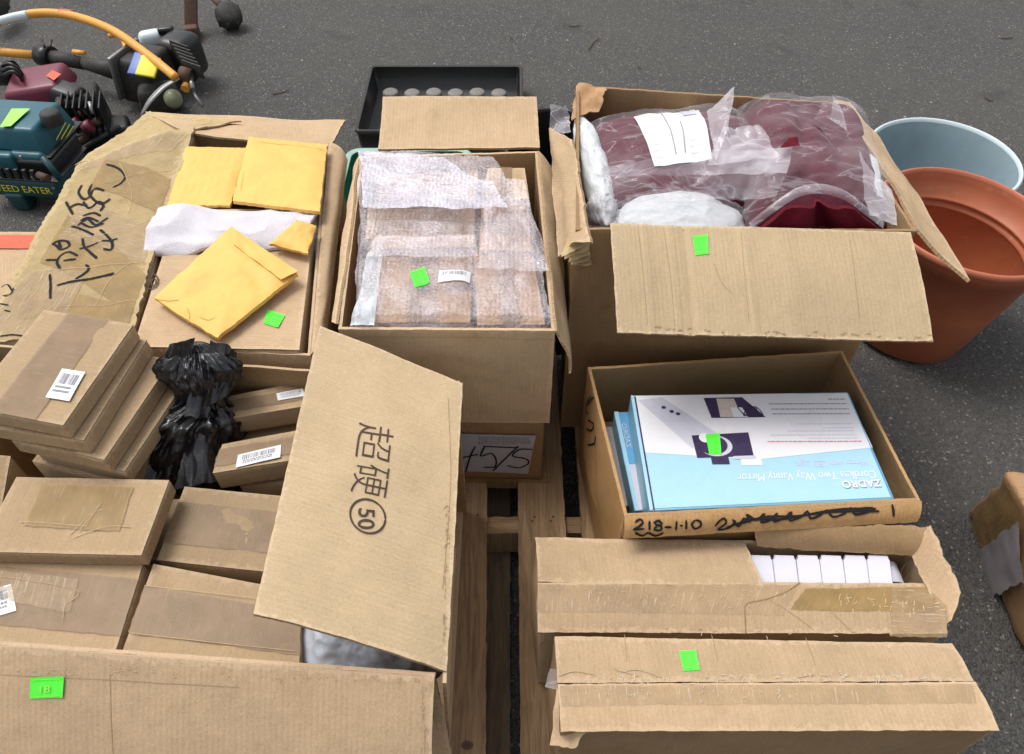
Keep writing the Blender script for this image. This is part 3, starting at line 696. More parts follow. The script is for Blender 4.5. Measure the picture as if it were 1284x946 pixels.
# silver plastic bag at the right front
def blob(name, C_, ax, n=(60, 40), fn=None, mat=None, parent=None, **k):
    verts = []; nu, nv = n
    for j in range(nv+1):
        th = math.pi*j/nv
        for i in range(nu):
            ph = 2*math.pi*i/nu
            d = V((math.sin(th)*math.cos(ph), math.sin(th)*math.sin(ph), math.cos(th)))
            r = 1+(fn(d) if fn else 0)
            verts.append(C_+ax[0]*d.x*r+ax[1]*d.y*r+ax[2]*d.z*r)
    F = [(j*nu+i, (j+1)*nu+i, (j+1)*nu+(i+1) % nu, j*nu+(i+1) % nu) for j in range(nv) for i in range(nu)]
    return obj(name, verts, F, mat, parent, **k)
def crump(d, f=3, a=.1, s=0, oc=3):
    r = 0
    for k in range(oc):
        r += a/(1.7**k)*(1-2*abs(N(d.x*f*1.9**k+s, d.y*f*1.9**k, d.z*f*1.9**k+s*2)*1.6))
    return r
o = blob('plastic_bag', V((-.205, .45, .47)), (V((.105, 0, 0)), V((0, .075, 0)), V((0, 0, .085))), (120, 80), lambda d: crump(d, 1.2, .07, 3, 4), M['silver'])
tag(o, 'silver grey plastic bag peeking out under the lifted flap corner', 'plastic bag')

# black knotted bag
def bagmesh():
    cl = [at(218, 622, .36), at(214, 580, .42), at(230, 532, .49), at(254, 500, .555), at(249, 462, .61), at(242, 428, .66)]
    rad = [.040, .108, .090, .036, .056, .012]
    nu, nv = 260, 210; verts = []
    side = V((1, 0, 0)); dep = V((0, -.75, .65)).normalized()
    n_ = len(cl)-1
    def samp(h):
        x = h*n_; i = min(n_-1, int(x)); t = x-i
        p0, p1, p2, p3 = cl[max(0, i-1)], cl[i], cl[i+1], cl[min(n_, i+2)]
        c = .5*((2*p1)+(-p0+p2)*t+(2*p0-5*p1+4*p2-p3)*t*t+(-p0+3*p1-3*p2+p3)*t**3)
        tt = sm(0, 1, t); return c, rad[i]*(1-tt)+rad[i+1]*tt
    for j in range(nv+1):
        h = j/nv; c, r0 = samp(h)
        if h < .12: r0 *= (h/.12)**.5+.02
        if h > .9: r0 = .002+ .030*math.sqrt(max(0, (1-h)/.1))
        neck = math.exp(-((h-.6)/.10)**2)
        for i in range(nu):
            a = 2*math.pi*i/nu + 1.1*(h-.6)+.3*N(h*4, 3)
            ca_, sa_ = math.cos(a), math.sin(a)
            q = V((ca_, sa_, 0)); k1 = 1.5+neck
            f1_ = 1-2.4*abs(N(ca_*k1+7, sa_*k1, h*2.2)); f2_ = 1-2.4*abs(N(ca_*3.4, sa_*3.4+4, h*4.0)); f3_ = 1-2.4*abs(N(ca_*8+3, sa_*8, h*9.0)); f4_ = 1-2.4*abs(N(ca_*16+3, sa_*16, h*16))
            big = N(ca_*.9+2, sa_*.9, h*4+1)
            r = r0*(1+.34*big+.10*f1_+(.10+.22*neck)*f2_)+min(1, r0/.05)*(.0085*f3_+.0034*f4_)
            verts.append(c+side*ca_*r+dep*sa_*r*.75)
    F = [(j*nu+i, j*nu+(i+1) % nu, (j+1)*nu+(i+1) % nu, (j+1)*nu+i) for j in range(nv) for i in range(nu)]
    return verts, F
vs, F = bagmesh()
bb = thing('bin_bag', 'black knotted plastic bag standing between the cartons in the big front box', 'plastic bag', at(222, 600, .40))
obj('bag_body', vs, F, M['blackbag'], bb)
for k, q_ in enumerate([[(166, 600, .47), (214, 612, .47), (236, 520, .545), (196, 520, .52)], [(222, 614, .47), (272, 604, .47), (268, 520, .53), (244, 515, .55)],
    [(206, 468, .60), (238, 480, .61), (250, 422, .68), (214, 432, .65)], [(254, 505, .585), (284, 490, .58), (290, 440, .62), (262, 428, .66)], [(240, 524, .56), (262, 520, .56), (262, 480, .60), (242, 478, .60)]]):
    fp = Patch([at(*p) for p in q_], (lambda k: lambda x, y, u, v: .012*(1-2*abs(N(x*26+k, y*6, k)))+.004*(1-2*abs(N(x*60, y*18, k+4)))+.010*math.sin(math.pi*u))(k), rag=.016, rf=22, seed=300+k)
    vv2 = [fp.pt(i/40, j/50, 0, True) for j in range(51) for i in range(41)]
    obj('bag_fold', vv2, grid_faces(40, 50), M['blackbag'], bb)
0 and tag(None, 'black knotted plastic bag standing between the cartons in the big front box', 'plastic bag')

# ------------------------------------------------------------------ the box of yellow mailers, back left
Z = .60
fl, fr, br, bl = at(160, 437, Z-.004), at(389, 446, Z-.004), at(411, 181, Z), at(242, 166, Z)
root = thing('open_box', 'open box of yellow padded mailers with a hand-lettered flap at its left', 'box', (-.56, 1.28, .14))
W = walls(root, [fl, fr, br, bl], .142, M['board'], M['inner'], bul=.006, seed=50)
# back flap, folded outwards
FB = Patch([at(236, 168, Z+.003), at(414, 184, Z+.003), at(433, 152, .56), at(182, 141, .57)], wob(.006, .1, 51), rag=.003, seed=51)
slab('flap', FB, .005, [M['board'], M['edge'], M['inner']], root)
# right flap hanging into the gap
FR = Patch([fr+V((.002, .0, .003)), at(409, 425, .575), at(436, 201, .585), br+V((.003, 0, .003))], lambda x, y, u, v: .012*math.sin(math.pi*u)+.004*N(x*20, y*12, 5), rag=.002, seed=52)
slab('flap', FR, .005, [M['board'], M['edge'], M['inner']], root, swap=True)
# left flap with the brush-pen writing
def lw(x, y, u, v): return .010*N(x*7, y*7, 1)+.004*N(x*25, y*18, 2)+.012*math.sin(math.pi*u)*(.4+.6*v)
FL = Patch([at(-30, 428, .575), at(161, 425, Z+.010), at(243, 160, Z+.012), at(96, 207, .59)], lw, rag=.010, seed=53)
fo = slab('flap', FL, .006, [M['worn'], M['edge'], M['inner']], root, swap=True, label='crumpled tape-covered flap with black brush lettering')
# torn taped corner joining the left flap to the back flap
FC = Patch([at(97, 205, .588), at(240, 163, .604), at(300, 152, .588), at(186, 141, .575)], wob(.006, .05, 54), rag=.012, seed=54)
slab('torn_corner', FC, .004, [M['worn'], M['edge'], M['inner']], root)
S = [  # traced lettering
 [(134, 207), (148, 212), (157, 222), (152, 231), (142, 236)],
 [(103, 233), (99, 241), (104, 250), (113, 247), (118, 238), (131, 240)], [(116, 232), (112, 243), (120, 253), (129, 256), (139, 250)],
 [(83, 254), (88, 263), (92, 270)], [(86, 262), (98, 257), (110, 259)],
 [(105, 254), (112, 262), (124, 254), (130, 259), (126, 266)], [(104, 272), (118, 268), (127, 272)], [(101, 278), (112, 274), (124, 279)],
 [(98, 284), (110, 276), (121, 283), (136, 274)], [(103, 281), (116, 286), (131, 281)], [(90, 285), (106, 290), (118, 296)],
 [(126, 289), (134, 296), (141, 305), (140, 314), (130, 313)], [(128, 303), (138, 303), (148, 300)], [(104, 300), (106, 310), (114, 318), (122, 325)], [(100, 313), (112, 310), (124, 305)],
 [(66, 307), (74, 303), (85, 304), (87, 310), (77, 314), (71, 309), (66, 307)], [(74, 304), (77, 312)],
 [(58, 327), (73, 327)], [(98, 322), (86, 317), (76, 322), (72, 330), (76, 338)], [(80, 328), (96, 326)],
 [(108, 333), (112, 338), (104, 346), (95, 351)], [(72, 359), (92, 354), (118, 350), (144, 344)],
 [(63, 345), (64, 355), (64, 376)]]
ink('writing', FL, S, .0056, M['ink'], fo, lift=.0022)
for k, pts in enumerate([[(105, 195), (150, 190), (235, 170), (242, 190), (200, 215), (98, 235)], ]):
    pass
for i, pq in enumerate([[(50, 330), (165, 395), (183, 345), (85, 270)], [(20, 400), (160, 415), (168, 385), (40, 362)], [(110, 235), (200, 268), (215, 225), (132, 200)], [(100, 215), (215, 190), (238, 168), (110, 203)], [(75, 300), (180, 330), (200, 290), (100, 250)], [(-40, 425), (60, 425), (110, 345), (40, 340)]]):
    pdecal('tape', FL, pq, M['tapey' if i in (0, 1, 2) else 'tapew'], fo, lift=.0011+.0003*(i % 3), n=(26, 12), rag=.004, swap=i % 2 == 0)
ink('tape_edge', FL, [[(96, 300), (150, 292), (205, 270)], [(60, 340), (110, 337), (175, 330)], [(70, 384), (120, 385), (168, 378)], [(128, 232), (170, 220), (215, 214)], [(120, 384), (140, 350), (165, 330)], [(150, 205), (165, 240), (160, 270)]], .0009, M['board'], fo, lift=.0024)
ink('small_print', FL, [[(2, 362), (10, 358), (16, 366)], [(4, 372), (14, 370), (18, 362)], [(0, 382), (12, 384)], [(6, 390), (14, 392)], [(0, 423), (15, 421), (32, 423)]], .0035, M['ink'], fo, lift=.0024)
# inner carton whose lid shows
Q = [at(166, 436, Z+.004), at(376, 440, Z+.004), at(397, 262, Z+.004), at(222, 262, Z+.004)]
rt, P = carton('lid_carton', 'brown carton with a circled 50 and green sticker under the tilted mailer', 'carton', Q, .30, M['board'], None, 'v', None, seed=55, r=.006)
sticker(P, [(330, 406), (349, 412), (358, 397), (336, 389)], rt)
ink('printed_circle', P, [[(188+11*math.cos(a*math.pi/8), 354+10*math.sin(a*math.pi/8)) for a in range(17)]], .003, M['print'], rt, lift=.0034)
text('printed_number', P, '50', (181, 359), (196, 361), (183, 349), M['print'], rt, lift=.0034)
Q = [at(403, 262, .585), at(420, 262, .585), at(424, 205, .585), at(402, 205, .585)]
carton('narrow_carton', 'small brown carton beside the upright pair of mailers', 'carton', Q, .12, M['redbrown'], None, 'v', None, seed=56)

def mailer(label, px, zs, th, seed, fold=None, wr=.004):
    c = [at(p[0], p[1], z) for p, z in zip(px, zs)]
    def wf(x, y, u, v):
        e = min(u, 1-u)*8; f = min(v, 1-v)*8
        return th*.9*(1-math.exp(-max(0, e)))*(1-math.exp(-max(0, f))) + (wr*N(x*16, y*16, seed)+.002*(1-2*abs(N(x*9+y*14, y*22-x*6, seed+2))))*min(1, e)*min(1, f)+.0022*abs(N(x*55, y*40, seed+4))
    P = Patch(c, wf, rag=.003, seed=seed); cc = sum(c, V())/4
    rt = thing('padded_mailer', label, 'envelope', (cc.x, cc.y, cc.z-th), 'yellow padded mailers in the back left box')
    slab('body', P, th, [M['envelope'], M['envelope']], rt, n=(44, 44))
    return rt, P
rt, P = mailer('yellow mailer lying leftmost behind the white towel', [(210, 258), (288, 258), (314, 186), (232, 184)], (.612, .612, .612, .612), .006, 1)
rt, P = mailer('upright wider yellow mailer at the back right corner of its box', [(292, 252), (401, 266), (410, 182), (312, 172)], (.632, .632, .625, .625), .008, 2)
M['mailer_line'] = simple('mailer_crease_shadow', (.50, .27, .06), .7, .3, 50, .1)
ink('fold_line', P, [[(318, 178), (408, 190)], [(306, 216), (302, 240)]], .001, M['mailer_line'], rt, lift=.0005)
rt, P = mailer('small yellow mailer tucked under the towel edge at the right', [(338, 306), (386, 318), (397, 284), (372, 276)], (.628, .628, .625, .64), .006, 3)
rt, P = mailer('large tilted yellow mailer lying on the circled carton', [(193, 374), (272, 424), (373, 343), (290, 284)], (.625, .625, .63, .645), .008, 4, wr=.006)
Pm = P
fl2 = Patch([Pm.pt(.0, .78, .002), Pm.pt(.5, .78, .002), Pm.pt(1, .78, .002), Pm.pt(1, .99, .004)])
FLp = Patch([at(293, 307, .648), at(352, 350, .64), at(374, 340, .637), at(288, 285, .652)], wob(.003, .03, 8), rag=.001)
slab('closure_flap', FLp, .0015, [M['envelope'], M['envelope']], rt, n=(20, 12))
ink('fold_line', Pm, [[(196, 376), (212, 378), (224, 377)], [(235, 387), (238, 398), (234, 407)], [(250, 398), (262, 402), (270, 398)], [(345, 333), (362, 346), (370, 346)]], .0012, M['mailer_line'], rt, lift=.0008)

# white towel
def tw(x, y, u, v): return .020*math.sin(math.pi*min(1, max(0, v)))**.6 + .014*N(x*11, y*9, 4)+.012*(.5-abs(N(x*9+y*14, y*22-x*5, 6)))
TP = Patch([at(180, 322, .606), at(380, 312, .606), at(402, 268, .606), at(206, 262, .606)], tw, rag=.012, seed=60, rf=14)
tag(slab('towel', TP, .006, [M['towel'], M['towel']], None, n=(80, 40)), 'white towel bunched across the middle of the mailer box', 'towel')
o = blob('plastic_bag', at(402, 300, .56), (V((.018, 0, 0)), V((0, .075, 0)), V((0, 0, .03))), (60, 60), lambda d: crump(d, 2.5, .12, 8, 4), M['clear'])
tag(o, 'crumpled clear bag squeezed beside the mailers at the box edge', 'plastic bag')

# ------------------------------------------------------------------ closed box with orange tape, far left
Q = [at(-150, 425, .44), at(70, 425, .44), at(72, 291, .44), at(-150, 289, .44)]
rt, P = carton('sealed_box', 'closed carton with an orange tape stripe at the left edge', 'box', Q, .438, M['board'], None, 'u', None, seed=70, r=.006)
pdecal('tape', P, [(-140, 313), (66, 313), (66, 296), (-140, 295)], M['orange_tape'], rt, lift=.003, n=(20, 3), rag=.001)

# ------------------------------------------------------------------ the bubble-wrap box, middle
Z = .63
fl, fr, br, bl = at(424, 413, Z), at(696, 415, Z), at(674, 190, Z), at(452, 196, Z)
root = thing('open_box', 'open box of bubble-wrapped parcels in the middle of the pallet', 'box', (-.12, 1.23, .36))
wf_ = lambda x, y, u, v: .006*math.sin(math.pi*max(0, min(1, u)))*math.sin(math.pi*max(0, min(1, v)))+.0015*N(x*12, y*12, 3) if 0 < u < 1 and 0 < v < 1 else 0
W = walls(root, [fl, fr, br, bl], .362, M['board'], M['inner'], bul=.005, seed=80, t=.006)
FB = Patch([at(474, 187, Z+.004), at(677, 185, Z+.004), at(673, 122, .665), at(480, 121, .665)], lambda x, y, u, v: .004*N(x*10, y*10, 1)-.006*math.sin(math.pi*v), rag=.002, seed=81)
slab('flap', FB, .006, [M['board'], M['edge'], M['inner']], root)
FL2 = Patch([at(408, 432, .60), fl+V((-.004, 0, .003)), bl+V((-.004, 0, .003)), at(441, 205, .61)], lambda x, y, u, v: .010*math.sin(math.pi*u)+.004*N(x*20, y*12, 9), rag=.002, seed=82)
FL2 = Patch([at(420, 402, .61), fl+V((-.003, 0.01, .003)), bl+V((-.003, 0, .003)), at(446, 236, .61)], lambda x, y, u, v: .010*math.sin(math.pi*u)+.004*N(x*20, y*12, 9), rag=.002, seed=82)
slab('flap', FL2, .005, [M['board'], M['edge'], M['inner']], root, swap=True)
FR2 = Patch([fr+V((.003, 0, .003)), at(716, 468, .545), at(700, 235, .585), br+V((.003, 0, .003))], lambda x, y, u, v: .008*math.sin(math.pi*u)+.004*N(x*20, y*12, 9), rag=.003, seed=83)
slab('flap', FR2, .005, [M['board'], M['edge'], M['inner']], root, swap=True)
ink('crease', W['front'], [[(426, 424), (560, 423), (694, 426)]], .0009, M['crease'], root, lift=.0006)
# parcels inside
GB = 'brown parcels under bubble wrap'
data = [
 ('parcel with green sticker and white label under the bubble wrap', [(466, 405), (590, 405), (592, 322), (474, 322)], .628, 1),
 ('long parcel behind the green-stickered one under bubble wrap', [(462, 312), (594, 310), (596, 262), (482, 262)], .632, 0),
 ('tall parcel in the right column under bubble wrap', [(598, 408), (684, 408), (668, 318), (594, 318)], .622, 1),
 ('square parcel behind the right column under bubble wrap', [(600, 314), (668, 316), (660, 256), (604, 254)], .634, 0),
 ('bare brown carton poking out at the back right of the wrap', [(604, 248), (664, 250), (658, 211), (612, 211)], .615, 0),
 ('low brown carton against the back left of the wrap box', [(470, 252), (598, 250), (600, 214), (480, 214)], .59, 0),
 ('narrow brown carton between wrap and left wall', [(458, 300), (480, 300), (486, 256), (462, 256)], .60, 0)]
for i, (lb, px, z, s_) in enumerate(data):
    Q = [at(a, b_, z) for a, b_ in px]
    rt, P = carton('wrapped_parcel', lb, 'parcel', Q, z-.375, M['redbrown' if i < 4 else 'board'], GB, 'u' if i % 2 else 'v', 'tape' if i < 5 else None, .3, 90+i, r=.006, split=True)
# wrap sheet
def heights(u, v): return 0
corners = [at(441, 405, .640), at(692, 405, .640), at(655, 205, .645), at(452, 198, .652)]
def bw(x, y, u, v):
    h = .006*N(x*9, y*9, 2)+.010*abs(N(x*16+3, y*13, 4))
    h += .010*(math.exp(-((v-.66)/.03)**2)-math.exp(-((v-.6)/.03)**2)*.8)
    h += -.030*sm(.90, 1.0, u)*sm(.35, .2, v)*.3
    h += .018*sm(.66, .9, v)
    h -= .008*math.exp(-((u-.62)/.03)**2)*sm(.62, .5, v)
    h -= .022*sm(.04, 0, v)+.018*sm(.03, 0, u)
    h += .0035*abs(N(x*45, y*30, 8))
    return h
BWP = Patch(corners, bw, rag=.014, seed=85, rf=14)
wrap = thing('bubble_wrap', 'sheet of bubble wrap spread over the parcels in the middle box', 'bubble wrap', corners[0])
def sheet(name, P, mat, parent, n=(90, 90), v0=0, v1=1, u0=0, u1=1, lift=0, keep=None, **k):
    verts, wear = [], []
    nu, nv = n
    for j in range(nv+1):
        for i in range(nu+1):
            u, v = i/nu, j/nv
            verts.append(P.pt(u0+(u1-u0)*u if 0 < i < nu else (u0 if i == 0 else u1), v0+(v1-v0)*v, lift, True))
    F = grid_faces(nu, nv)
    if keep: F = [f for f in F if keep(*[sum(x)/4 for x in zip(*[((i % (nu+1))/nu, (i//(nu+1))/nv) for i in f])])]
    return obj(name, verts, F, mat, parent, **k)
sheet('wrap_layer', BWP, M['bubble'], wrap, (150, 150), keep=lambda u, v: not (u > .80+.12*math.sin(v*3) and v > .83) )
FW = Patch([at(455, 262, .668), at(640, 262, .668), at(598, 200, .672), at(452, 190, .660)], lambda x, y, u, v: .008*N(x*14, y*14, 12)+.010*abs(N(x*12+y*30, y*36, 14)), rag=.018, seed=86, rf=14)
sheet('wrap_fold', FW, M['bubblew'], wrap, (120, 60), keep=lambda u, v: v < 1.05-.5*sm(.55, 1, u))
FW3 = Patch([at(598, 335, .662), at(690, 345, .645), at(664, 250, .650), at(610, 248, .668)], lambda x, y, u, v: .006*N(x*14, y*14, 22)+.010*abs(N(x*30, y*12, 24)), rag=.014, seed=87, rf=14)
sheet('wrap_fold', FW3, M['bubble'], wrap, (60, 60))
FW4 = Patch([at(440, 409, .632), at(470, 409, .640), at(482, 300, .645), at(462, 320, .64)], lambda x, y, u, v: .006*N(x*14, y*14, 32)+.010*abs(N(x*30, y*12, 34)), rag=.01, seed=88, rf=14)
sheet('wrap_fold', FW4, M['clear'], wrap, (40, 60))
FW5 = Patch([at(462, 322, .655), at(600, 322, .655), at(596, 296, .655), at(470, 298, .655)], lambda x, y, u, v: .004*N(x*14, y*14, 42)+.006*abs(N(x*12, y*50, 44)), rag=.012, seed=89, rf=14)
sheet('wrap_fold', FW5, M['bubble'], wrap, (80, 30))
sticker(BWP, [(520, 361), (539, 355), (532, 336), (514, 342)], wrap)
barcode(BWP, (549, 356), (589, 357), (551, 341), wrap, seed=7, lines=False)

# box below it with the address label
f0, f1 = at(500, 605, .142), at(690, 612, .142)
Q = [V((-.30, .958, .358)), V((.068, .958, .358)), V((.06, 1.5, .358)), V((-.33, 1.5, .358))]
rt = thing('sealed_box', 'brown box under the bubble-wrap box, paper label marked 15/75', 'box', (-.12, 1.22, .142))
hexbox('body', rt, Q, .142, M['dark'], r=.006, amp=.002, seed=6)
Pd = Patch([V((-.30, .957, .142)), V((.068, .957, .142)), V((.068, .957, .358)), V((-.30, .957, .358))])
M['dimpaper'] = simple('grey_label_paper', (.42, .42, .45), .6, .3, 200, .08)
lab = pdecal('paper_label', Pd, [(540, 588), (662, 593), (672, 545), (540, 542)], M['dimpaper'], rt, lift=.003, n=(12, 6), rag=.001)
ink('writing', Pd, [[(584, 590), (590, 570), (596, 558)], [(606, 558), (650, 560)], [(608, 558), (603, 570), (616, 567), (622, 575), (620, 584), (606, 584)], [(650, 558), (634, 573), (618, 589)], [(668, 562), (652, 562), (643, 570), (660, 574), (662, 580), (650, 585), (636, 582)], [(580, 572), (600, 568)]], .0038, M['ink'], lab, lift=.0042)
vv = []; FF = []
rr = random.Random(5)
for row in range(4):
    x = 600
    while x < 664:
        wd = rr.uniform(1, 5)
        k = len(vv)
        for a, b_ in ((x, 548+row*2.3), (x+wd, 548+row*2.3), (x+wd, 546.6+row*2.3), (x, 546.6+row*2.3)): vv.append(Pd.pt(*Pd.uv(a, b_), .0038))
        FF.append((k, k+1, k+2, k+3)); x += wd+1.6
obj('small_print', vv, FF, M['grey_print'], lab, smooth=False)
pdecal('tape', Pd, [(540, 609), (690, 612), (690, 600), (540, 597)], M['tapey'], rt, lift=.0036, n=(12, 3))

# ------------------------------------------------------------------ box of bagged maroon garments, right back
Z = .73
fl, fr, br, bl = at(722, 288, Z), at(1149, 290, Z), at(1043, 128, Z), at(723, 107, Z)
root = thing('open_box', 'large open box of bagged maroon garments, green sticker on its front flap', 'box', (.42, 1.33, .14))
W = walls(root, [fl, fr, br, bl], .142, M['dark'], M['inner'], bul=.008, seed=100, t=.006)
GF = Patch([at(774, 417, .655), at(1171, 428, .655), at(1142, 291, Z+.006), at(765, 280, Z+.006)],
  lambda x, y, u, v: .0035*N(x*5, y*5, 9)+.003*math.exp(-((u-.115)/.008)**2)+.003*math.exp(-((u-.2)/.008)**2)-.003*math.exp(-((u-.245)/.008)**2)+.0025*math.exp(-((u-.44)/.008)**2)+.006*math.sin(math.pi*v)-.004*math.exp(-((u-.7)/.2)**2)*(1-v), rag=.002, seed=101)
gf = slab('flap', GF, .006, [M['pale'], M['edge'], M['inner']], root, n=(90, 20), label='pale creased front flap with a green sticker')
sticker(GF, [(872, 321), (888, 319), (887, 295), (868, 297)], gf)
for cz in [[(800, 286), (806, 340), (812, 408)], [(832, 286), (841, 350), (846, 410)], [(929, 290), (933, 340), (939, 405)], [(1065, 300), (1072, 350), (1078, 400)], [(895, 330), (905, 355), (920, 370)]]:
    ink('crease', GF, [cz], .0009, M['crease'], gf, lift=.0006)
o = flecks(GF, (778, 412), (1168, 424), 40, 2, 14, gf, 'inner', 8, .0012, .0012, .1); o['kind'] = 'stuff'
GR = Patch([at(1151, 287, Z+.004), at(1216, 352, .70), at(1066, 128, .72), at(1046, 126, Z+.004)], lambda x, y, u, v: .006*N(x*12, y*12, 9)+.008*math.sin(math.pi*v), rag=.004, seed=102)
slab('flap', GR, .006, [M['board'], M['edge'], M['inner']], root, swap=True)
GL = Patch([at(700, 322, .66), at(739, 303, Z+.004), at(718, 176, Z+.004), at(688, 160, .69)], lambda x, y, u, v: .010*math.sin(math.pi*u)+.008*N(x*18, y*9, 9), rag=.007, seed=103)
slab('flap', GL, .006, [M['board'], M['edge'], M['inner']], root, swap=True)
# crushed near-left corner: stacked paper plies
for k in range(5):
    PP = Patch([at(704+k*4, 322+k*3, .70-k*.012), at(738+k*.5, 306+k*7, .705-k*.012), at(740, 296+k*6, .712-k*.012), at(712+k*4, 300+k*3, .71-k*.012)], wob(.004, .02, k), rag=.006, seed=110+k)
    slab('torn_ply', PP, .002, [M['worn'], M['edge']], root, n=(14, 10))
# crumpled far-left corner
PP = Patch([at(718, 150, .715), at(752, 138, .72), at(760, 110, .735), at(722, 104, .735)], wob(.012, .03, 4), rag=.008, seed=116)
slab('torn_corner', PP, .003, [M['redbrown'], M['edge']], root)
# interior fill that carries the garments
Q = [at(742, 292, .66), at(1140, 288, .66), at(1036, 136, .66), at(735, 118, .66)]
o = Patch([V((p.x+(.42-p.x)*.03, p.y+(1.33-p.y)*.03, .64)) for p in (fl, fr, br, bl)], wob(.02, .06, 3))
tag(slab('garment', o, .3, [M['wine'], M['wine']], None, n=(40, 30)), 'folded wine-red garments filling the bottom of the right back box', 'garment')

def pillow(c, h, zz, seed, ex=.16, fold=.012, f=7):
    def wf(x, y, u, v):
        uu = min(1, max(0, u)); vv = min(1, max(0, v))
        e = (1-(abs(2*uu-1))**4)**.5*(1-(abs(2*vv-1))**4)**.5
        return h*e + fold*N(x*f, y*f*1.4, seed) * e + fold*.7*e*abs(N(x*f*2.3+2, y*f*1.2, seed+3)) + fold*.15*e*N(x*f*5, y*f*5, seed)
    return Patch([at(p[0], p[1], z) for p, z in zip(c, zz)], wf, seed=seed)
# left packet
c1 = [(752, 264), (985, 258), (922, 150), (736, 166)]
P1 = pillow(c1, .060, (.685,)*4, 1, fold=.010)
pk = thing('garment_packet', 'flat maroon garment in a clear bag with a white printed label', 'garment packet', at(850, 200, .66))
slab('garment', P1, .05, [M['maroon'], M['maroon']], pk, n=(80, 60))
def bagwarp(P, gap, seed, amp=.010, f=14, spread=0):
    base = P.warp
    return lambda x, y, u, v: base(x, y, min(1, max(0, .5+(u-.5)*.97)), min(1, max(0, .5+(v-.5)*.97))) + gap + amp*abs(N(x*f*.5+y*5, y*f+x*3, seed)) + amp*.5*abs(N(x*f*1.0-y*9, y*f*2.4, seed+2))+amp*.10*abs(N(x*f*3, y*f*5, seed+5))
def grow(P, k): 
    c = sum(P.c, V())/4; return [c+(p-c)*k for p in P.c]
B1 = Patch(grow(P1, 1.06), bagwarp(P1, .002, 11), rag=.016, seed=120, rf=14)
sheet('bag_film', B1, M['polybag'], pk, (150, 110))
lb = [P1.uv(820, 212), P1.uv(892, 203), P1.uv(866, 141), P1.uv(794, 150)]
lab = decal('label', P1, lb, M['white'], pk, lift=.006, n=(12, 12))
def on(P, q, a, b_): return (q[0][0]*(1-a)*(1-b_)+q[1][0]*a*(1-b_)+q[2][0]*a*b_+q[3][0]*(1-a)*b_, q[0][1]*(1-a)*(1-b_)+q[1][1]*a*(1-b_)+q[2][1]*a*b_+q[3][1]*(1-a)*b_)
ink('label_line', P1, [[on(P1, lb, .40, .1), on(P1, lb, .40, .9)], [on(P1, lb, .56, .1), on(P1, lb, .62, .6)]], .0022, M['grey_print'], lab, lift=.0072, px=False)
rr = random.Random(8); st = []
for k in range(9):
    b_ = .12+k*.09
    st.append([on(P1, lb, .06, b_), on(P1, lb, .06+rr.uniform(.15, .28), b_)]); st.append([on(P1, lb, .66, b_*.8), on(P1, lb, .66+rr.uniform(.1, .28), b_*.8)])
ink('label_print', P1, st, .0012, M['lilac'], lab, lift=.0072, px=False)
decal('label_logo', P1, [on(P1, lb, .70, .66), on(P1, lb, .94, .66), on(P1, lb, .94, .84), on(P1, lb, .70, .84)], M['lilac'], lab, lift=.0073, n=(4, 3))
# bag fins: standing seams of the clear bag
def fin(parent, pxz, mat, seed, amp=.010, rag=.008, n=(50, 30), name='bag_fold', f=16):
    P = Patch([at(*p) for p in pxz], lambda x, y, u, v: amp*N(x*f, y*f, seed)+amp*abs(N(x*f*2, y*f*2+x*20, seed+1)), rag=rag, seed=seed, rf=18)
    return sheet(name, P, M[mat], parent, n)
fin(pk, [(898, 203, .78), (912, 165, .79), (922, 110, .82), (886, 140, .79)], 'polyfin', 130, amp=.005)
fin(pk, [(752, 222, .765), (985, 218, .775), (994, 184, .80), (756, 208, .785)], 'polyfin', 131, amp=.008)
fin(pk, [(888, 208, .775), (980, 196, .775), (950, 160, .79), (905, 162, .79)], 'polyfin', 132)
fin(pk, [(765, 262, .735), (860, 250, .75), (850, 214, .78), (750, 222, .775)], 'polybag', 133, amp=.012)
fin(pk, [(830, 256, .745), (970, 250, .75), (992, 200, .78), (850, 214, .785)], 'polybag', 134, amp=.012)
# right packet
c2 = [(935, 296), (1118, 294), (1062, 146), (920, 152)]
P2 = pillow(c2, .085, (.675, .665, .675, .675), 5, fold=.016, f=8)
pk2 = thing('garment_packet', 'rounded maroon garment bundle in a clear bag, open toward the flap', 'garment packet', at(1010, 200, .66))
slab('garment', P2, .05, [M['maroon'], M['maroon']], pk2, n=(80, 60))
B2 = Patch(grow(P2, 1.05), bagwarp(P2, .003, 15, amp=.012), rag=.014, seed=121, rf=14)
def topx(p):
    d = p-V((0, 0, CAMH)); zc = d.y*math.cos(PITCH)-d.z*math.sin(PITCH); yc = d.y*math.sin(PITCH)+d.z*math.cos(PITCH)
    return CX+FPX*d.x/zc, CY-FPX*yc/zc
def keep2(u, v):
    px, py = topx(B2.pt(u, v)); t = (px-940)/168
    return py < (286-48*math.sin(math.pi*t)**.8 if 0 < t < 1 else 292)
sheet('bag_film', B2, M['polybag'], pk2, (130, 120), keep=keep2)
fin(pk2, [(1090, 270, .74), (1124, 284, .725), (1118, 240, .745), (1075, 190, .79)], 'polyfin', 140, amp=.006)
fin(pk2, [(1040, 150, .79), (1062, 165, .78), (1056, 140, .79), (1044, 119, .81)], 'polyfin', 141, amp=.004, n=(20, 20))
# thick pale hem of the bag mouth
hem = []
for k in range(41):
    t = k/40; px = 940+t*175; py = 284-46*math.sin(math.pi*min(1, t*1.02))**.8+ (6*t)
    hem.append((px, py))
P2b = Patch(P2.c, lambda x, y, u, v: P2.warp(x, y, min(1, max(0, u)), min(1, max(0, v)))+.012)
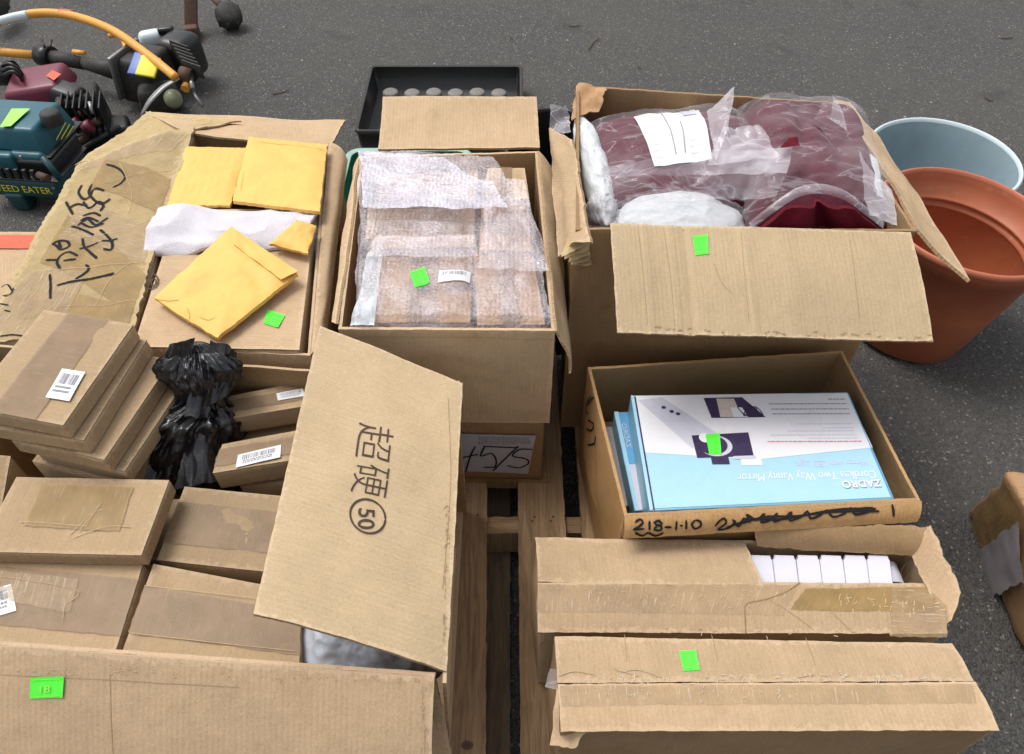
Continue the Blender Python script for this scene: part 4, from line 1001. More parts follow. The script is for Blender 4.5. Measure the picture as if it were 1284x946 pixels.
# open red sleeve
sl = Patch([at(945, 296, .715), at(1110, 294, .705), at(1070, 262, .765), at(985, 262, .765)], lambda x, y, u, v: .010*N(x*14, y*8, 7)-.03*math.exp(-((u-.55)/.08)**2)+.004*N(x*40, y*12, 3), rag=.004, seed=150)
slab('sleeve', sl, .01, [M['wine'], M['wine']], pk2, n=(60, 24))
vs = []; FF = []
def tube(pts, r, n=10, closed=False):
    verts, F = [], []
    m_ = len(pts)
    for i, p in enumerate(pts):
        a = pts[max(0, i-1)]; b_ = pts[min(m_-1, i+1)]; t = (V(b_)-V(a)).normalized()
        s_ = t.cross(V((0, 0, 1)) if abs(t.z) < .9 else V((1, 0, 0))).normalized(); q_ = s_.cross(t)
        rr_ = r[i] if isinstance(r, (list, tuple)) else r
        for k in range(n):
            g_ = 2*math.pi*k/n; verts.append(V(p)+s_*math.cos(g_)*rr_+q_*math.sin(g_)*rr_)
    for i in range(m_-1):
        for k in range(n):
            F.append((i*n+k, (i+1)*n+k, (i+1)*n+(k+1) % n, i*n+(k+1) % n))
    F.append(tuple(range(n))); F.append(tuple(range((m_-1)*n+n-1, (m_-1)*n-1, -1)))
    return verts, F
def spline(pts, k=8):
    pts = [V(p) for p in pts]; out = []
    for i in range(len(pts)-1):
        p0, p1, p2, p3 = pts[max(0, i-1)], pts[i], pts[i+1], pts[min(len(pts)-1, i+2)]
        for s_ in range(k):
            t = s_/k; out.append(.5*((2*p1)+(-p0+p2)*t+(2*p0-5*p1+4*p2-p3)*t*t+(-p0+3*p1-3*p2+p3)*t**3))
    out.append(pts[-1]); return out
hp = spline([at(940, 286, .735), at(965, 266, .765), at(1000, 243, .792), at(1030, 238, .797), at(1060, 246, .79), at(1085, 264, .765), at(1108, 282, .738)], 6)
hs_ = Patch([hp[0], hp[0], hp[1], hp[1]])
verts = []; 
for i, p in enumerate(hp):
    w__ = .5+.5*math.sin(math.pi*i/(len(hp)-1)); verts += [p+V((0, -.004, -.006)), p+V((0, .001, .003+.002*N(i*.5))), p+V((0, .006+.006*w__, .004))]
F = []
for i in range(len(hp)-1):
    for k in (0, 1): F.append((i*3+k, i*3+3+k, i*3+4+k, i*3+1+k))
obj('bag_hem', verts, F, M['polyfin'], pk2)
# red slit in the right packet
PS = Patch([at(978, 186, .812), at(1003, 183, .812), at(1000, 172, .815), at(990, 172, .815)], wob(.003, .02, 4))
sheet('garment_gap', PS, M['wine'], pk2, (10, 8))
# white cloths
o = blob('cloth', at(850, 284, .68), (V((.122, 0, 0)), V((0, .085, 0)), V((0, 0, .048))), (120, 80), lambda d: .05*N(d.x*2, d.y*2, d.z*2+3)+.05*(1-2*abs(N(d.x*2.2+4, d.y*4, d.z*3)))+.015*(1-2*abs(N(d.x*8, d.y*8, d.z*8))), M['whitecl'])
tag(o, 'rounded white bagged cloth behind the creased pale flap', 'cloth')
o = blob('bag_film', at(850, 284, .68), (V((.134, 0, 0)), V((0, .092, 0)), V((0, 0, .054))), (120, 80), lambda d: .03*N(d.x*2, d.y*2, d.z*2+3)+.06*(1-2*abs(N(d.x*2.6+4, d.y*7, d.z*3)))+.02*(1-2*abs(N(d.x*7, d.y*12, d.z*8))), M['polybag'])
tag(o, 'clear plastic bag stretched round the white cloth behind the pale flap', 'plastic bag')
o = blob('cloth', at(744, 212, .69), (V((.030, -.008, 0)), V((-.016, .175, 0)), V((0, 0, .045))), (80, 140), lambda d: .10*N(d.x*2, d.y*4, d.z*2+3)+.05*(1-2*abs(N(d.x*2.2+4, d.y*9, d.z*2)))+.012*(1-2*abs(N(d.x*6, d.y*22, d.z*6))), M['whitecl'])
tag(o, 'white cloth strip down the left side of the maroon packet', 'cloth')
wr_ = Patch([at(1100, 250, .72), at(1108, 250, .73), at(1100, 200, .74), at(1090, 196, .735)], lambda x, y, u, v: .006*N(x*20, y*14, 3)+.01*math.sin(math.pi*u), rag=.004, seed=162)
tag(slab('cloth', wr_, .004, [M['whitecl'], M['whitecl']], None, n=(12, 40)), 'white cloth edge between the maroon bundle and the right wall', 'cloth')
o = blob('plastic_bag', at(755, 272, .68), (V((.03, 0, 0)), V((0, .05, 0)), V((0, 0, .04))), (50, 40), lambda d: crump(d, 2.5, .12, 18, 4), M['polyfin'])
tag(o, 'crumpled clear plastic at the near left corner of the garment box', 'plastic bag')

# ------------------------------------------------------------------ the mirror carton box
Z = .45
fl, fr, br, bl = at(783, 648, Z), at(1154, 628, Z), at(1056, 440, Z), at(737, 461, Z)
root = thing('open_box', 'open brown box with crossed-out handwriting holding blue and white mirror cartons', 'box', (.43, .87, .14))
W = walls(root, [fl, fr, br, bl], .142, M['lipb'], M['dark'], bul=.010, seed=200, t=.006)
LP = W['left']
ink('writing', LP, [[(742, 497), (737, 505), (735, 514), (738, 520)], [(745, 498), (738, 508)], [(738, 527), (745, 532), (742, 540), (736, 538)], [(748, 547), (746, 556), (738, 558)]], .004, M['ink'], root, lift=.0015)
# rolled left shoulder and front lip with writing
FLp = Patch([at(782, 676, .425), at(1150, 655, .425), V(fr)+V((0, -.003, .004)), V(fl)+V((0, -.003, .004))], lambda x, y, u, v: .006*math.sin(math.pi*v)+.002*N(x*15, y*9, 2), rag=.002, seed=201)
lipo = slab('lip', FLp, .005, [M['lipb'], M['edge']], root)
Sx = [[(796, 655), (802, 651), (806, 655), (800, 661), (794, 664), (808, 663)], [(814, 653), (814, 665)], [(828, 652), (820, 655), (826, 659), (830, 656), (824, 653)], [(824, 659), (820, 664), (828, 665), (829, 660), (824, 659)],
      [(833, 661), (842, 661)], [(848, 653), (847, 665)], [(852, 659), (856, 659)], [(860, 652), (860, 664)], [(872, 652), (867, 657), (871, 663), (878, 660), (878, 654), (872, 652)],
      [(796, 668), (806, 672), (812, 668), (822, 672), (832, 668)],
      [(896, 660), (902, 653), (908, 650), (910, 656), (900, 664), (914, 662), (922, 652)], [(918, 651), (926, 660), (932, 650), (940, 655), (936, 645), (948, 652), (958, 644), (954, 655), (966, 652), (974, 643), (970, 654), (984, 649), (992, 642), (990, 653), (1004, 648), (1012, 641), (1016, 650), (1028, 646), (1036, 640), (1044, 648), (1058, 644), (1066, 637), (1072, 645), (1088, 642), (1098, 637)],
      [(910, 662), (940, 652), (980, 651), (1020, 644), (1060, 641), (1102, 641)], [(930, 656), (960, 648), (1000, 647), (1050, 639), (1095, 637)], [(1118, 632), (1120, 648)], [(770, 676), (772, 664), (778, 656)]]
ink('writing', FLp, Sx[:-1], .0040, M['ink'], lipo, lift=.0015)
# cartons inside
def gift(label, px, z, h, tilt, mats, seed):
    c = [at(p[0], p[1], z+dz) for p, dz in zip(px, tilt)]
    cc = sum(c, V())/4; rt = thing('mirror_carton', label, 'carton', (cc.x, cc.y, z-h), 'blue and white mirror cartons')
    hexbox('body', rt, c, [p-V((0, 0, h)) for p in c], mats, r=.0015, amp=.0004, seed=seed, cuts=3)
    return rt, Patch(c)
c = [(815, 641), (1121, 627), (1063, 492), (791, 496)]
zs = (0, 0, 0, 0)
rt, P = gift('top mirror carton with printed photos and a green sticker on white and blue', c, .445, .075, zs, M['blueside'], 1)
pu = lambda px, py: P.uv(px, py)
def pd(name, pxs, mat, lift, **k): return pdecal(name, P, pxs, M[mat], rt, lift=lift, **k)
pd('carton_top', [(820, 638), (1117, 624), (1061, 493), (796, 497)], 'bluebox', .0008, n=(8, 6))
pd('edge_band', [(815, 641), (820, 638), (796, 497), (791, 496)], 'bluebox', .0009, n=(2, 6))
# white upper area with slanting lower edge
pd('white_panel', [(809, 568), (953, 577), (1000, 494), (796, 497)], 'whitebox', .0012, n=(8, 6))
pd('white_panel', [(948, 577), (1094, 562), (1062, 494), (998, 495)], 'whitebox', .0014, n=(8, 6))
pd('white_panel', [(930, 584), (956, 584), (950, 560), (925, 560)], 'whitebox', .0015, n=(2, 2))
pd('spine_line', [(819, 640), (821, 640), (797, 498), (795, 498)], 'plum', .0017, n=(1, 6))
pd('spine_line', [(1119, 626), (1120.5, 626), (1063.5, 494), (1062, 494)], 'blueface', .0017, n=(1, 6))
# grey product silhouette, top left
pd('printed_photo', [(868, 563), (900, 545), (830, 499), (800, 503)], 'lilac', .0016, n=(4, 4))
ph = pd('printed_photo', [(892, 525), (960, 524), (930, 499), (882, 500)], 'plum', .0018, n=(4, 4))
pd('printed_photo', [(903, 524), (930, 524), (920, 501), (898, 501)], 'skin_print', .0021, n=(4, 4))
pd('printed_photo', [(920, 524), (938, 524), (930, 512), (915, 512)], 'whitebox', .0023, n=(4, 4))
def disc(P, px, py, rx, ry, mat, lift, name='printed_photo', n=24):
    u, v = P.uv(px, py); u2, _ = P.uv(px+rx, py); _, v2 = P.uv(px, py-ry)
    vs = [P.pt(u+math.cos(a*2*math.pi/n)*abs(u2-u), v+math.sin(a*2*math.pi/n)*abs(v2-v), lift) for a in range(n)]
    return obj(name, vs, [tuple(range(n))], M[mat], rt, smooth=False)
ink('printed_photo', P, [[(930+10*math.cos(t*.7)+t*.9, 517+6*math.sin(t*1.1)) for t in range(26)]], .0022, M['plum'], rt, lift=.0024)
pd('printed_photo', [(874, 575), (945, 573), (938, 543), (867, 547)], 'plum', .0018, n=(4, 4))
pd('printed_photo', [(893, 583), (915, 583), (912, 570), (890, 570)], 'plum', .0019, n=(2, 2))
pd('printed_photo', [(920, 577), (948, 576), (947, 572), (919, 573)], 'lilac', .0021, n=(2, 2))
disc(P, 897, 560, 21, 13, 'lilac', .0022); disc(P, 893, 559, 19, 12, 'plum', .0024)
disc(P, 884, 550, 8, 6, 'whitebox', .0025)
for a, b_ in ((832, 512), (842, 517), (850, 520)): disc(P, a, b_, 3, 2, 'plum', .0021, 'printed_mark', 8)
sk = sticker(P, [(889, 571), (904, 571), (902, 545), (884, 546)], rt)
for ch in [sk]: ch.location.z += .0015
# lettering, printed upside down as the carton lies
text('lettering', P, 'ZADRO', (1103, 602), (1054, 604), (1106, 611), M['whitebox'], rt, lift=.0022, off=.025)
text('lettering_shadow', P, 'ZADRO', (1103.6, 602.7), (1054.6, 604.7), (1106.6, 611.7), M['grey_print'], rt, lift=.0019, off=.03)
text('lettering', P, 'Cordless Two Way Vanity Mirror', (1096, 588), (924, 592), (1099, 601), M['whitebox'], rt, lift=.0019)
text('lettering', P, 'Mirror with LED Light', (1086, 574), (995, 577), (1089, 584), M['lilac'], rt, lift=.0019)
vv = []; FF = []
def lines(rows, mat, name='small_print', hh=1.1):
    vv, FF = [], []; rr = random.Random(len(rows))
    for x0, x1, y in rows:
        x = x0
        while x < x1:
            wd = rr.uniform(2, 7); k = len(vv)
            for a, b_ in ((x, y+hh), (min(x1, x+wd), y+hh), (min(x1, x+wd), y), (x, y)): vv.append(P.pt(*P.uv(a, b_-(a-x0)*.004), .0020))
            FF.append((k, k+1, k+2, k+3)); x += wd+.8
    obj(name, vv, FF, M[mat], rt, smooth=False)
lines([(964, 1062, 507), (967, 1064, 513.5), (968, 1066, 519.5), (1038, 1060, 501)], 'grey_print')
lines([(998, 1070, 532), (1032, 1071, 537), (988, 1071, 541), (966, 1074, 546), (1012, 1076, 550)], 'lilac', hh=1.1)
lines([(962, 1080, 554)], 'red_print', hh=1.6)
# second and third cartons beneath, leaning to the left
c = [(796, 641), (1090, 628), (1040, 512), (770, 517)]
rt2, P_ = gift('second mirror carton, mid blue, showing left of the top one', c, .385, .05, zs, M['blueside'], 2)
rt = rt2; P = P_
pdecal('blue_panel', P, [(783, 583), (840, 583), (830, 518), (772, 518)], M['blueface'], rt, lift=.001, n=(3, 6))
pdecal('white_panel', P, [(801, 640), (850, 638), (840, 583), (786, 583)], M['lilac'], rt, lift=.0012, n=(3, 6))
pdecal('edge_band', P, [(796, 641), (801, 641), (775, 517), (770, 517)], M['bluebox'], rt, lift=.0015, n=(2, 6))
text('lettering', P, 'ZADRO', (786, 562), (779, 532), (792, 562), M['lilac'], rt, lift=.002)
c = [(776, 635), (1060, 628), (1020, 530), (757, 535)]
rt3, P_ = gift('lowest mirror carton, its grey-white end showing at the left', c, .33, .05, zs, M['greybox'], 3)
slab('bottom_pad', Patch([V((p.x+(.43-p.x)*.06, p.y+(.87-p.y)*.06, .279)) for p in (fl, fr, br, bl)]), .13, [M['board'], M['board']], root, n=(3, 3))

# ------------------------------------------------------------------ torn long box with white plastic dividers
Z = .38
fl, fr = at(678, 791, Z), at(1186, 792, Z); br, bl = at(1146, 680, Z), at(672, 675, Z)
bl.x = fl.x-.004; br.x = fr.x+.004
root = thing('long_box', 'long torn box open at its right end, white plastic dividers inside', 'box', (.38, .59, .14))
W = walls(root, [fl, fr, br, bl], .142, M['board'], M['board'], bul=.010, seed=210, t=.005)
e = V((0, 0, .003))
y1 = at(700, 730, Z+.003)
FTf = Patch([at(674, 793, Z+.004), at(1188, 795, Z+.004), at(1178, 729, Z+.0), at(674, 731, Z+.010)], lambda x, y, u, v: .003*N(x*8, y*12, 2)-.007*sm(.62, .8, u)*v+.004*math.sin(math.pi*v), rag=.002, seed=211)
f1 = slab('flap', FTf, .004, [M['board'], M['edge'], M['inner']], root)
FTb = Patch([at(675, 730, Z+.008), at(958, 738, Z+.006), at(934, 681, Z+.004), at(671, 674, Z+.004)], lambda x, y, u, v: .003*N(x*8, y*12, 4)+.003*math.sin(math.pi*v), rag=.003, seed=212)
f2 = slab('flap', FTb, .004, [M['board'], M['edge'], M['inner']], root)
pdecal('tape', FTf, [(672, 768), (985, 772), (1000, 734), (675, 733)], M['tapew'], f1, lift=.001, n=(40, 6), rag=.002, swap=False)
pdecal('tape', FTf, [(990, 765), (1172, 768), (1172, 737), (1010, 738)], M['tapey'], f1, lift=.0014, n=(30, 6), rag=.003)
pdecal('tape', FTf, [(1115, 799), (1187, 800), (1184, 742), (1118, 738)], M['tapew'], f1, lift=.0018, n=(16, 10), rag=.002, swap=True)
ink('tear_line', FTf, [[(935, 795), (934, 772), (936, 758), (960, 752), (985, 743), (1003, 731)]], .0016, M['dark'], f1, lift=.0014)
ink('crease', FTf, [[(1015, 740), (1045, 770), (1070, 795)], [(965, 752), (1000, 775), (1020, 790)]], .0009, M['crease'], f1, lift=.0012)
for o in (flecks(FTf, (690, 745), (960, 750), 60, 8, 5, f1, 'pale', 7, .0009), flecks(FTf, (1040, 752), (1180, 760), 34, 5, 6, f1, 'pale', 9), flecks(FTf, (676, 790), (1180, 795), 30, 2, 7, f1, 'pale', 7, vert=.1)):
    o['kind'] = 'stuff'
# raised back flap and the torn right end
RB = Patch([at(948, 686, Z), at(1178, 700, Z), at(1166, 661, .425), at(944, 657, .425)], lambda x, y, u, v: .006*N(x*12, y*12, 2)+.004*math.sin(math.pi*v), rag=.006, seed=213)
slab('flap', RB, .004, [M['inner'], M['edge'], M['inner']], root)
RE = Patch([at(1188, 790, Z-.01), at(1140, 690, Z), at(1168, 660, .43), at(1207, 745, .40)], lambda x, y, u, v: .010*N(x*12, y*12, 5), rag=.008, seed=214)
slab('flap', RE, .004, [M['inner'], M['edge'], M['board']], root)
ink('printed_mark', RE, [[(1133, 728), (1144, 712), (1142, 700), (1130, 716), (1133, 728)]], .0015, M['print'], root, lift=.0012)
# packing block and dividers
GW = 'white plastic dividers in the torn long box'
words_ = ['leftmost white plastic divider, partly under the torn flap', 'second white plastic divider from the left', 'third white plastic divider from the left', 'fourth white plastic divider from the left', 'fifth white plastic divider from the left', 'sixth white plastic divider, last full one at the right']
for k in range(6):
    x0 = 937+k*29.5
    q_ = [at(x0+7, 736, .368), at(x0+36, 736, .368), at(x0+30.5, 697, .372), at(x0+1.5, 696, .372)]
    d0 = (q_[1]-q_[0]); dd = (q_[3]-q_[0])
    # rounded plate outline with a top notch on both sides, extruded down
    outl = [(0, 0), (.99, 0), (.995, .45), (1.0, .84), (.955, .90), (.94, 1), (.10, 1), (.085, .90), (.01, .84), (.0, .45)]
    top = [q_[0]*(1-a)*(1-b_)+q_[1]*a*(1-b_)+q_[2]*a*b_+q_[3]*(1-a)*b_ + V((0, 0, .001*N(k*3+a, b_))) for a, b_ in outl]
    n_ = len(top); inner_ = [p+(sum(top, V())/n_-p)*.06+V((0, 0, .0015)) for p in top]
    low = [p-V((0, 0, .10)) for p in top]
    verts = inner_+top+low
    F = [tuple(range(n_))]+[(n_+i, n_+(i+1) % n_, (i+1) % n_, i) for i in range(n_)]+[(2*n_+i, 2*n_+(i+1) % n_, n_+(i+1) % n_, n_+i) for i in range(n_)]
    o = obj('plastic_divider', verts, F, M['whitepl'], smooth=False); tag(o, words_[k], 'divider', GW)
q_ = [at(1106, 732, .34), at(1134, 732, .34), at(1124, 708, .34), at(1108, 706, .34)]
o = Patch(q_, lambda x, y, u, v: .008*math.sin(math.pi*u), rag=0)
tag(slab('plastic_piece', o, .08, [M['whitepl'], M['whitepl']], None, n=(14, 10)), 'rounded white plastic end piece right of the divider row', 'plastic piece')
slab('packing_block', Patch([V((fl.x+.02, .515, .265)), V((fr.x-.02, .515, .265)), V((fr.x-.02, .665, .265)), V((fl.x+.02, .665, .265))]), .12, [M['inner'], M['inner']], root, n=(3, 3))

# ------------------------------------------------------------------ front sealed long box
Z = .40
fl, fr, br, bl = at(703, 916, Z), at(1250, 915, Z), at(1192, 809, Z), at(695, 800, Z)
root = thing('long_box', 'sealed long box at the front with a crushed left corner and green sticker', 'box', (.39, .42, .14))
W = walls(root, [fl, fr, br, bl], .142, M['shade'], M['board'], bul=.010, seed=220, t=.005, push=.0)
ms = .5
def mid(a, b_, t): return a+(b_-a)*t
sl_ = V(mid(fl, bl, .46)); sr = V(mid(fr, br, .52))
def crush(x, y, u, v): return .003*N(x*7, y*12, 2)+.004*math.sin(math.pi*v)+math.exp(-((u/.10)**2+((v-.2)/.5)**2))*(-.004+.010*abs(N(x*40, y*40, 3)))
FTf = Patch([fl+e*2+V((0, -.003, 0)), fr+e*2+V((0, -.003, 0)), sr+e*3, sl_+e*3], crush, rag=.002, seed=221)
f1 = slab('flap', FTf, .004, [M['board'], M['edge'], M['inner']], root)
FTb = Patch([sl_+e*2.5+V((0, .002, 0)), sr+e*2.5+V((0, .002, 0)), br+e*2, bl+e*2], lambda x, y, u, v: .002*N(x*8, y*12, 4)+.003*math.sin(math.pi*v), rag=.0015, seed=222)
f2 = slab('flap', FTb, .004, [M['board'], M['edge'], M['inner']], root)
pdecal('tape', FTf, [(704, 886), (1224, 882), (1219, 858), (702, 860)], M['tapew'], f1, lift=.0012, n=(60, 4), rag=.002)
sticker(FTb, [(857, 842), (877, 841), (872, 816), (851, 817)], f2)
ink('scuff', FTb, [[(768, 836), (778, 842), (800, 840), (830, 850)], [(775, 840), (800, 848)], [(700, 848), (720, 842), (745, 846)], [(1000, 850), (1020, 846)], [(1110, 836), (1114, 850)], [(1130, 838), (1134, 850)]], .0022, M['pale'], f2, lift=.0016)
ink('crease', FTb, [[(783, 796), (786, 830)], [(892, 796), (900, 830)], [(1010, 800), (1022, 835)]], .0009, M['crease'], f2, lift=.0006)
for k, q_ in enumerate([[(690, 935, .37), (722, 938, .37), (738, 912, .405), (699, 862, .405)]]):
    PP = Patch([at(*p) for p in q_], wob(.012, .03, k+3), rag=.006, seed=225+k)
    slab('torn_corner', PP, .003, [M['board'], M['edge']], root)
fin(root, [(685, 860, .395), (712, 868, .402), (728, 842, .41), (690, 838, .405)], 'polyfin', 226, amp=.006, n=(24, 20), name='loose_tape')

# ------------------------------------------------------------------ worn box at the right edge
t1, t2 = at(1262, 590, .28), at(1345, 760, .28)
t3 = t2+V((.34, -.04, 0)); t4 = t1+V((.34, -.04, 0))
rt = thing('worn_box', 'weathered brown box with a torn paper label at the right edge', 'box', ((t1.x+t3.x)/2, (t1.y+t3.y)/2, 0))
lowq = [at(1300, 870, 0.002), t3-V((0, 0, .278)), t4-V((0, 0, .278)), at(1214, 640, .002)]
hexbox('body', rt, [t2, t3, t4, t1], lowq, M['redbrown'], r=.012, amp=.012, cuts=10, seed=3)
Pl = Patch([lowq[3], lowq[0], t2, t1], lambda x, y, u, v: .0)
Pl = Patch([lowq[0]+V((-.004, 0, 0)), lowq[3]+V((-.004, 0, 0)), t1+V((-.004, 0, 0)), t2+V((-.004, 0, 0))][::-1], wob(.004, .05, 3))
if Pl.n.x > 0: Pl.n = -Pl.n
M['fibre'] = simple('pale_torn_fibre', (.60, .50, .38), .9, .2, 200, .2)
for o in (flecks(FTb, (960, 848), (1200, 846), 46, 5, 1, f2, 'fibre', 9), flecks(FTf, (705, 866), (1000, 868), 60, 8, 2, f1, 'fibre', 7, .0009), flecks(FTb, (720, 850), (960, 850), 30, 3, 3, f2, 'fibre', 6)):
    o['kind'] = 'stuff'
M['oldpaper'] = simple('old_grey_paper', (.36, .34, .35), .7, .3, 60, .12)
pdecal('paper_label', Pl, [(1243, 748), (1290, 728), (1284, 652), (1230, 690)], M['oldpaper'], rt, lift=.010, n=(14, 14), rag=.006)
pdecal('tape', Pl, [(1222, 655), (1240, 700), (1290, 660), (1265, 605)], M['tapey'], rt, lift=.008, n=(14, 14), rag=.004)

# ------------------------------------------------------------------ plant pots
def lathe(prof, C_, n=96, sx=1, sy=1, tilt=None):
    verts, F = [], []
    m_ = tilt or Matrix.Identity(3)
    for r, z in prof:
        for k in range(n):
            a = 2*math.pi*k/n; verts.append(C_+m_ @ V((math.cos(a)*r*sx, math.sin(a)*r*sy, z)))
    for i in range(len(prof)-1):
        for k in range(n): F.append((i*n+k, i*n+(k+1) % n, (i+1)*n+(k+1) % n, (i+1)*n+k))
    return verts, F
def pot(name, label, C_, rb, rt_, h, mat, rimmat, tilt=None, ring=True):
    root = thing(name, label, 'plant pot', C_)
    rr_ = lambda z: rb+(rt_-rb)*z/h
    prof = [(0, .0), (rb-.01, 0), (rb, .008), (rr_(h*.5), h*.5), (rr_(h-.05), h-.05), (rt_+.0, h-.048), (rt_+.003, h-.012)]
    pin = [(rt_-.005, h-.010), (rr_(h-.03)-.006, h-.03), (rr_(h-.075)-.007, h-.072)] + ([(rr_(h-.08)-.018, h-.075), (rr_(h-.085)-.020, h-.080), (rr_(h-.09)-.014, h-.084), (rr_(h-.1)-.014, h-.094), (rr_(h-.105)-.022, h-.098), (rr_(h-.11)-.016, h-.104)] if ring else []) + [(rr_(h*.4)-.006, h*.4), (rb-.008, .012), (0, .010)]
    vs, F = lathe(prof, C_, tilt=tilt); obj('outer_wall', vs, F, M[mat], root)
    vs, F = lathe(pin, C_, tilt=tilt); obj('inner_wall', vs, F, M[mat], root)
    rp_ = [(rt_+.001, h-.020), (rt_+.005, h-.018), (rt_+.006, h-.010), (rt_+.004, h-.003), (rt_, h), (rt_-.004, h-.002), (rt_-.006, h-.012)]
    vs, F = lathe(rp_, C_, tilt=tilt); obj('rim', vs, F, M[rimmat], root)
    return root
M['terra_rim'] = simple('terracotta_rim', (.48, .15, .08), .4, .5, 40, .08)
pot('plant_pot', 'large terracotta-coloured plastic plant pot on the asphalt at the right', V((1.150, 1.60, 0)), .165, .225, .385, 'terra', 'terra_rim', Matrix.Rotation(math.radians(4), 3, 'Y') )
pot('plant_pot', 'pale blue plastic pot standing behind the terracotta pot', V((1.325, 2.05, 0)), .155, .22, .275, 'bluepot', 'potrim', ring=False)

# black pot and wrapped scraps between the boxes
pot('black_pot', 'black round plastic pot half hidden between the two back boxes', V((.115, 1.96, .0)), .11, .15, .40, 'black', 'black', ring=False)
o = Patch([at(690, 170, .69), at(716, 165, .70), at(712, 138, .71), at(690, 130, .72)], lambda x, y, u, v: .012*N(x*30, y*30, 2), rag=.008, seed=231)
cr = thing('plastic_scrap', 'crumpled clear plastic scrap on the box corner by the black pot', 'plastic scrap', at(700, 160, .68))
sheet('film', o, M['polyfin'], cr, (30, 30))

# green bin behind
def bin_(name, label, cat, x0, x1, y0, y1, z0, z1, wall, mat, rim, rimw, parts=None, taper=.02, rad=.03):
    root = thing(name, label, cat, ((x0+x1)/2, (y0+y1)/2, z0))
    def rr(x0, x1, y0, y1, r, z, k=6):
        pts = []
        for cx_, cy_, a0 in ((x1-r, y1-r, 0), (x0+r, y1-r, 90), (x0+r, y0+r, 180), (x1-r, y0+r, 270)):
            for i in range(k+1): a = math.radians(a0+90*i/k); pts.append(V((cx_+r*math.cos(a), cy_+r*math.sin(a), z)))
        return pts
    def loft(rings, cap=None):
        n_ = len(rings[0]); verts = [p for r_ in rings for p in r_]
        F = [(j*n_+i, j*n_+(i+1) % n_, (j+1)*n_+(i+1) % n_, (j+1)*n_+i) for j in range(len(rings)-1) for i in range(n_)]
        if cap is not None: F.append(tuple(cap*n_+i for i in range(n_)))
        return verts, F
    r = rad
    t = taper
    vs, F = loft([rr(x0+t, x1-t, y0+t, y1-t, r, z0), rr(x0, x1, y0, y1, r, z1)], 0); obj('outer_shell', vs, F, mat, root)
    vs, F = loft([rr(x0+wall, x1-wall, y0+wall, y1-wall, r, z1), rr(x0+t+wall, x1-t-wall, y0+t+wall, y1-t-wall, r, z0+wall)], 1); obj('inner_shell', vs, F, mat, root)
    vs, F = loft([rr(x0-rimw, x1+rimw, y0-rimw, y1+rimw, r+rimw, z1-.012), rr(x0-rimw, x1+rimw, y0-rimw, y1+rimw, r+rimw, z1), rr(x0-rimw*.3, x1+rimw*.3, y0-rimw*.3, y1+rimw*.3, r, z1+.003), rr(x0+wall, x1-wall, y0+wall, y1-wall, r, z1)]); obj('rim', vs, F, rim, root)
    return root
bin_('green_bin', 'green plastic bin corner with pale rim behind the bubble-wrap box', 'bin', -.452, -.12, 1.56, 1.885, 0, .40, .006, M['greenpl'], M['greenrim'], .010)
a, b_ = at(459, 83, .10), at(655, 165, .10)
tray = bin_('black_tray', 'black plastic tray with round grey discs behind the bubble-wrap box', 'tray', at(457, 120, .10).x, at(654, 120, .10).x, at(455, 160, .1).y-.02, a.y, 0.0, .10, .006, M['black'], M['soot'], .006, taper=.006, rad=.014)
tray['category'] = 'tray'
for k in range(6):
    p = at(489+k*27.3, 117+(k % 2), .04)
    vs, F = lathe([(0, .03), (.027, .03), (.031, .026), (.032, 0), (0, 0)], V((p.x, p.y+.012, .012)), 20)
    o = obj('grey_disc', vs, F, M['glassgrey']); tag(o, ['leftmost', 'second from left', 'third from left', 'fourth from left', 'fifth from left', 'rightmost'][k]+' round grey disc in the black tray', 'disc', 'round grey discs in the black tray')

# ------------------------------------------------------------------ garden machines, top left
def cyl(name, a, b_, r, mat, parent, n=20, r2=None, caps=True, **k):
    vs, F = tube([V(a), V(b_)], [r, r if r2 is None else r2], n); return obj(name, vs, F, mat, parent, smooth=[True]*n+[False]*2, **k)
def rbox(name, c, s, mat, parent, rot=(0, 0, 0), r=.01, taper=1.0, seed=0, amp=.0, shear=0, **k):
    bm = bmesh.new(); bmesh.ops.create_cube(bm, size=1)
    from mathutils import Euler
    E_ = Euler(rot).to_matrix()
    for v in bm.verts:
        f = taper if v.co.z > 0 else 1
        v.co = V((v.co.x*s[0]*f+(shear if v.co.z > 0 else 0), v.co.y*s[1]*f, v.co.z*s[2]))
    bmesh.ops.bevel(bm, geom=list(bm.edges), offset=r, segments=3, affect='EDGES', profile=.5)
    vs = [E_ @ v.co + V(c) for v in bm.verts]; bm.verts.index_update(); F = [[v.index for v in f.verts] for f in bm.faces]; bm.free()
    return obj(name, vs, F, mat, parent, smooth=True, **k)
# teal engine unit
p0 = at(45, 200, .15)
T = thing('teal_engine', 'teal trimmer engine housing with yellow lettering standing on the asphalt', 'engine', (-1.62, 2.26, 0))
ang = math.radians(-6)
ca, sa = math.cos(ang), math.sin(ang)
def rot(x, y, z, c=(-1.61, 2.24)): return V((c[0]+x*ca-y*sa, c[1]+x*sa+y*ca, z))
rbox('upper_housing', (-1.63, 2.30, .222), (.25, .21, .10), M['teal'], T, (0, 0, ang), r=.012, taper=.84)
rbox('shroud', (-1.64, 2.28, .17), (.25, .20, .06), M['teal'], T, (0, 0, ang), r=.015)
rbox('lower_housing', (-1.625, 2.24, .09), (.285, .20, .075), M['dteal'], T, (0, 0, ang), r=.018)
rbox('recess', (-1.555, 2.255, .15), (.13, .18, .06), M['black'], T, (0, 0, ang), r=.01)
rbox('pillar', (-1.69, 2.20, .14), (.14, .06, .12), M['teal'], T, (0, 0, ang), r=.012)
rbox('foot', (-1.665, 2.17, .035), (.055, .06, .07), M['dteal'], T, (0, 0, ang), r=.01, taper=1.25)
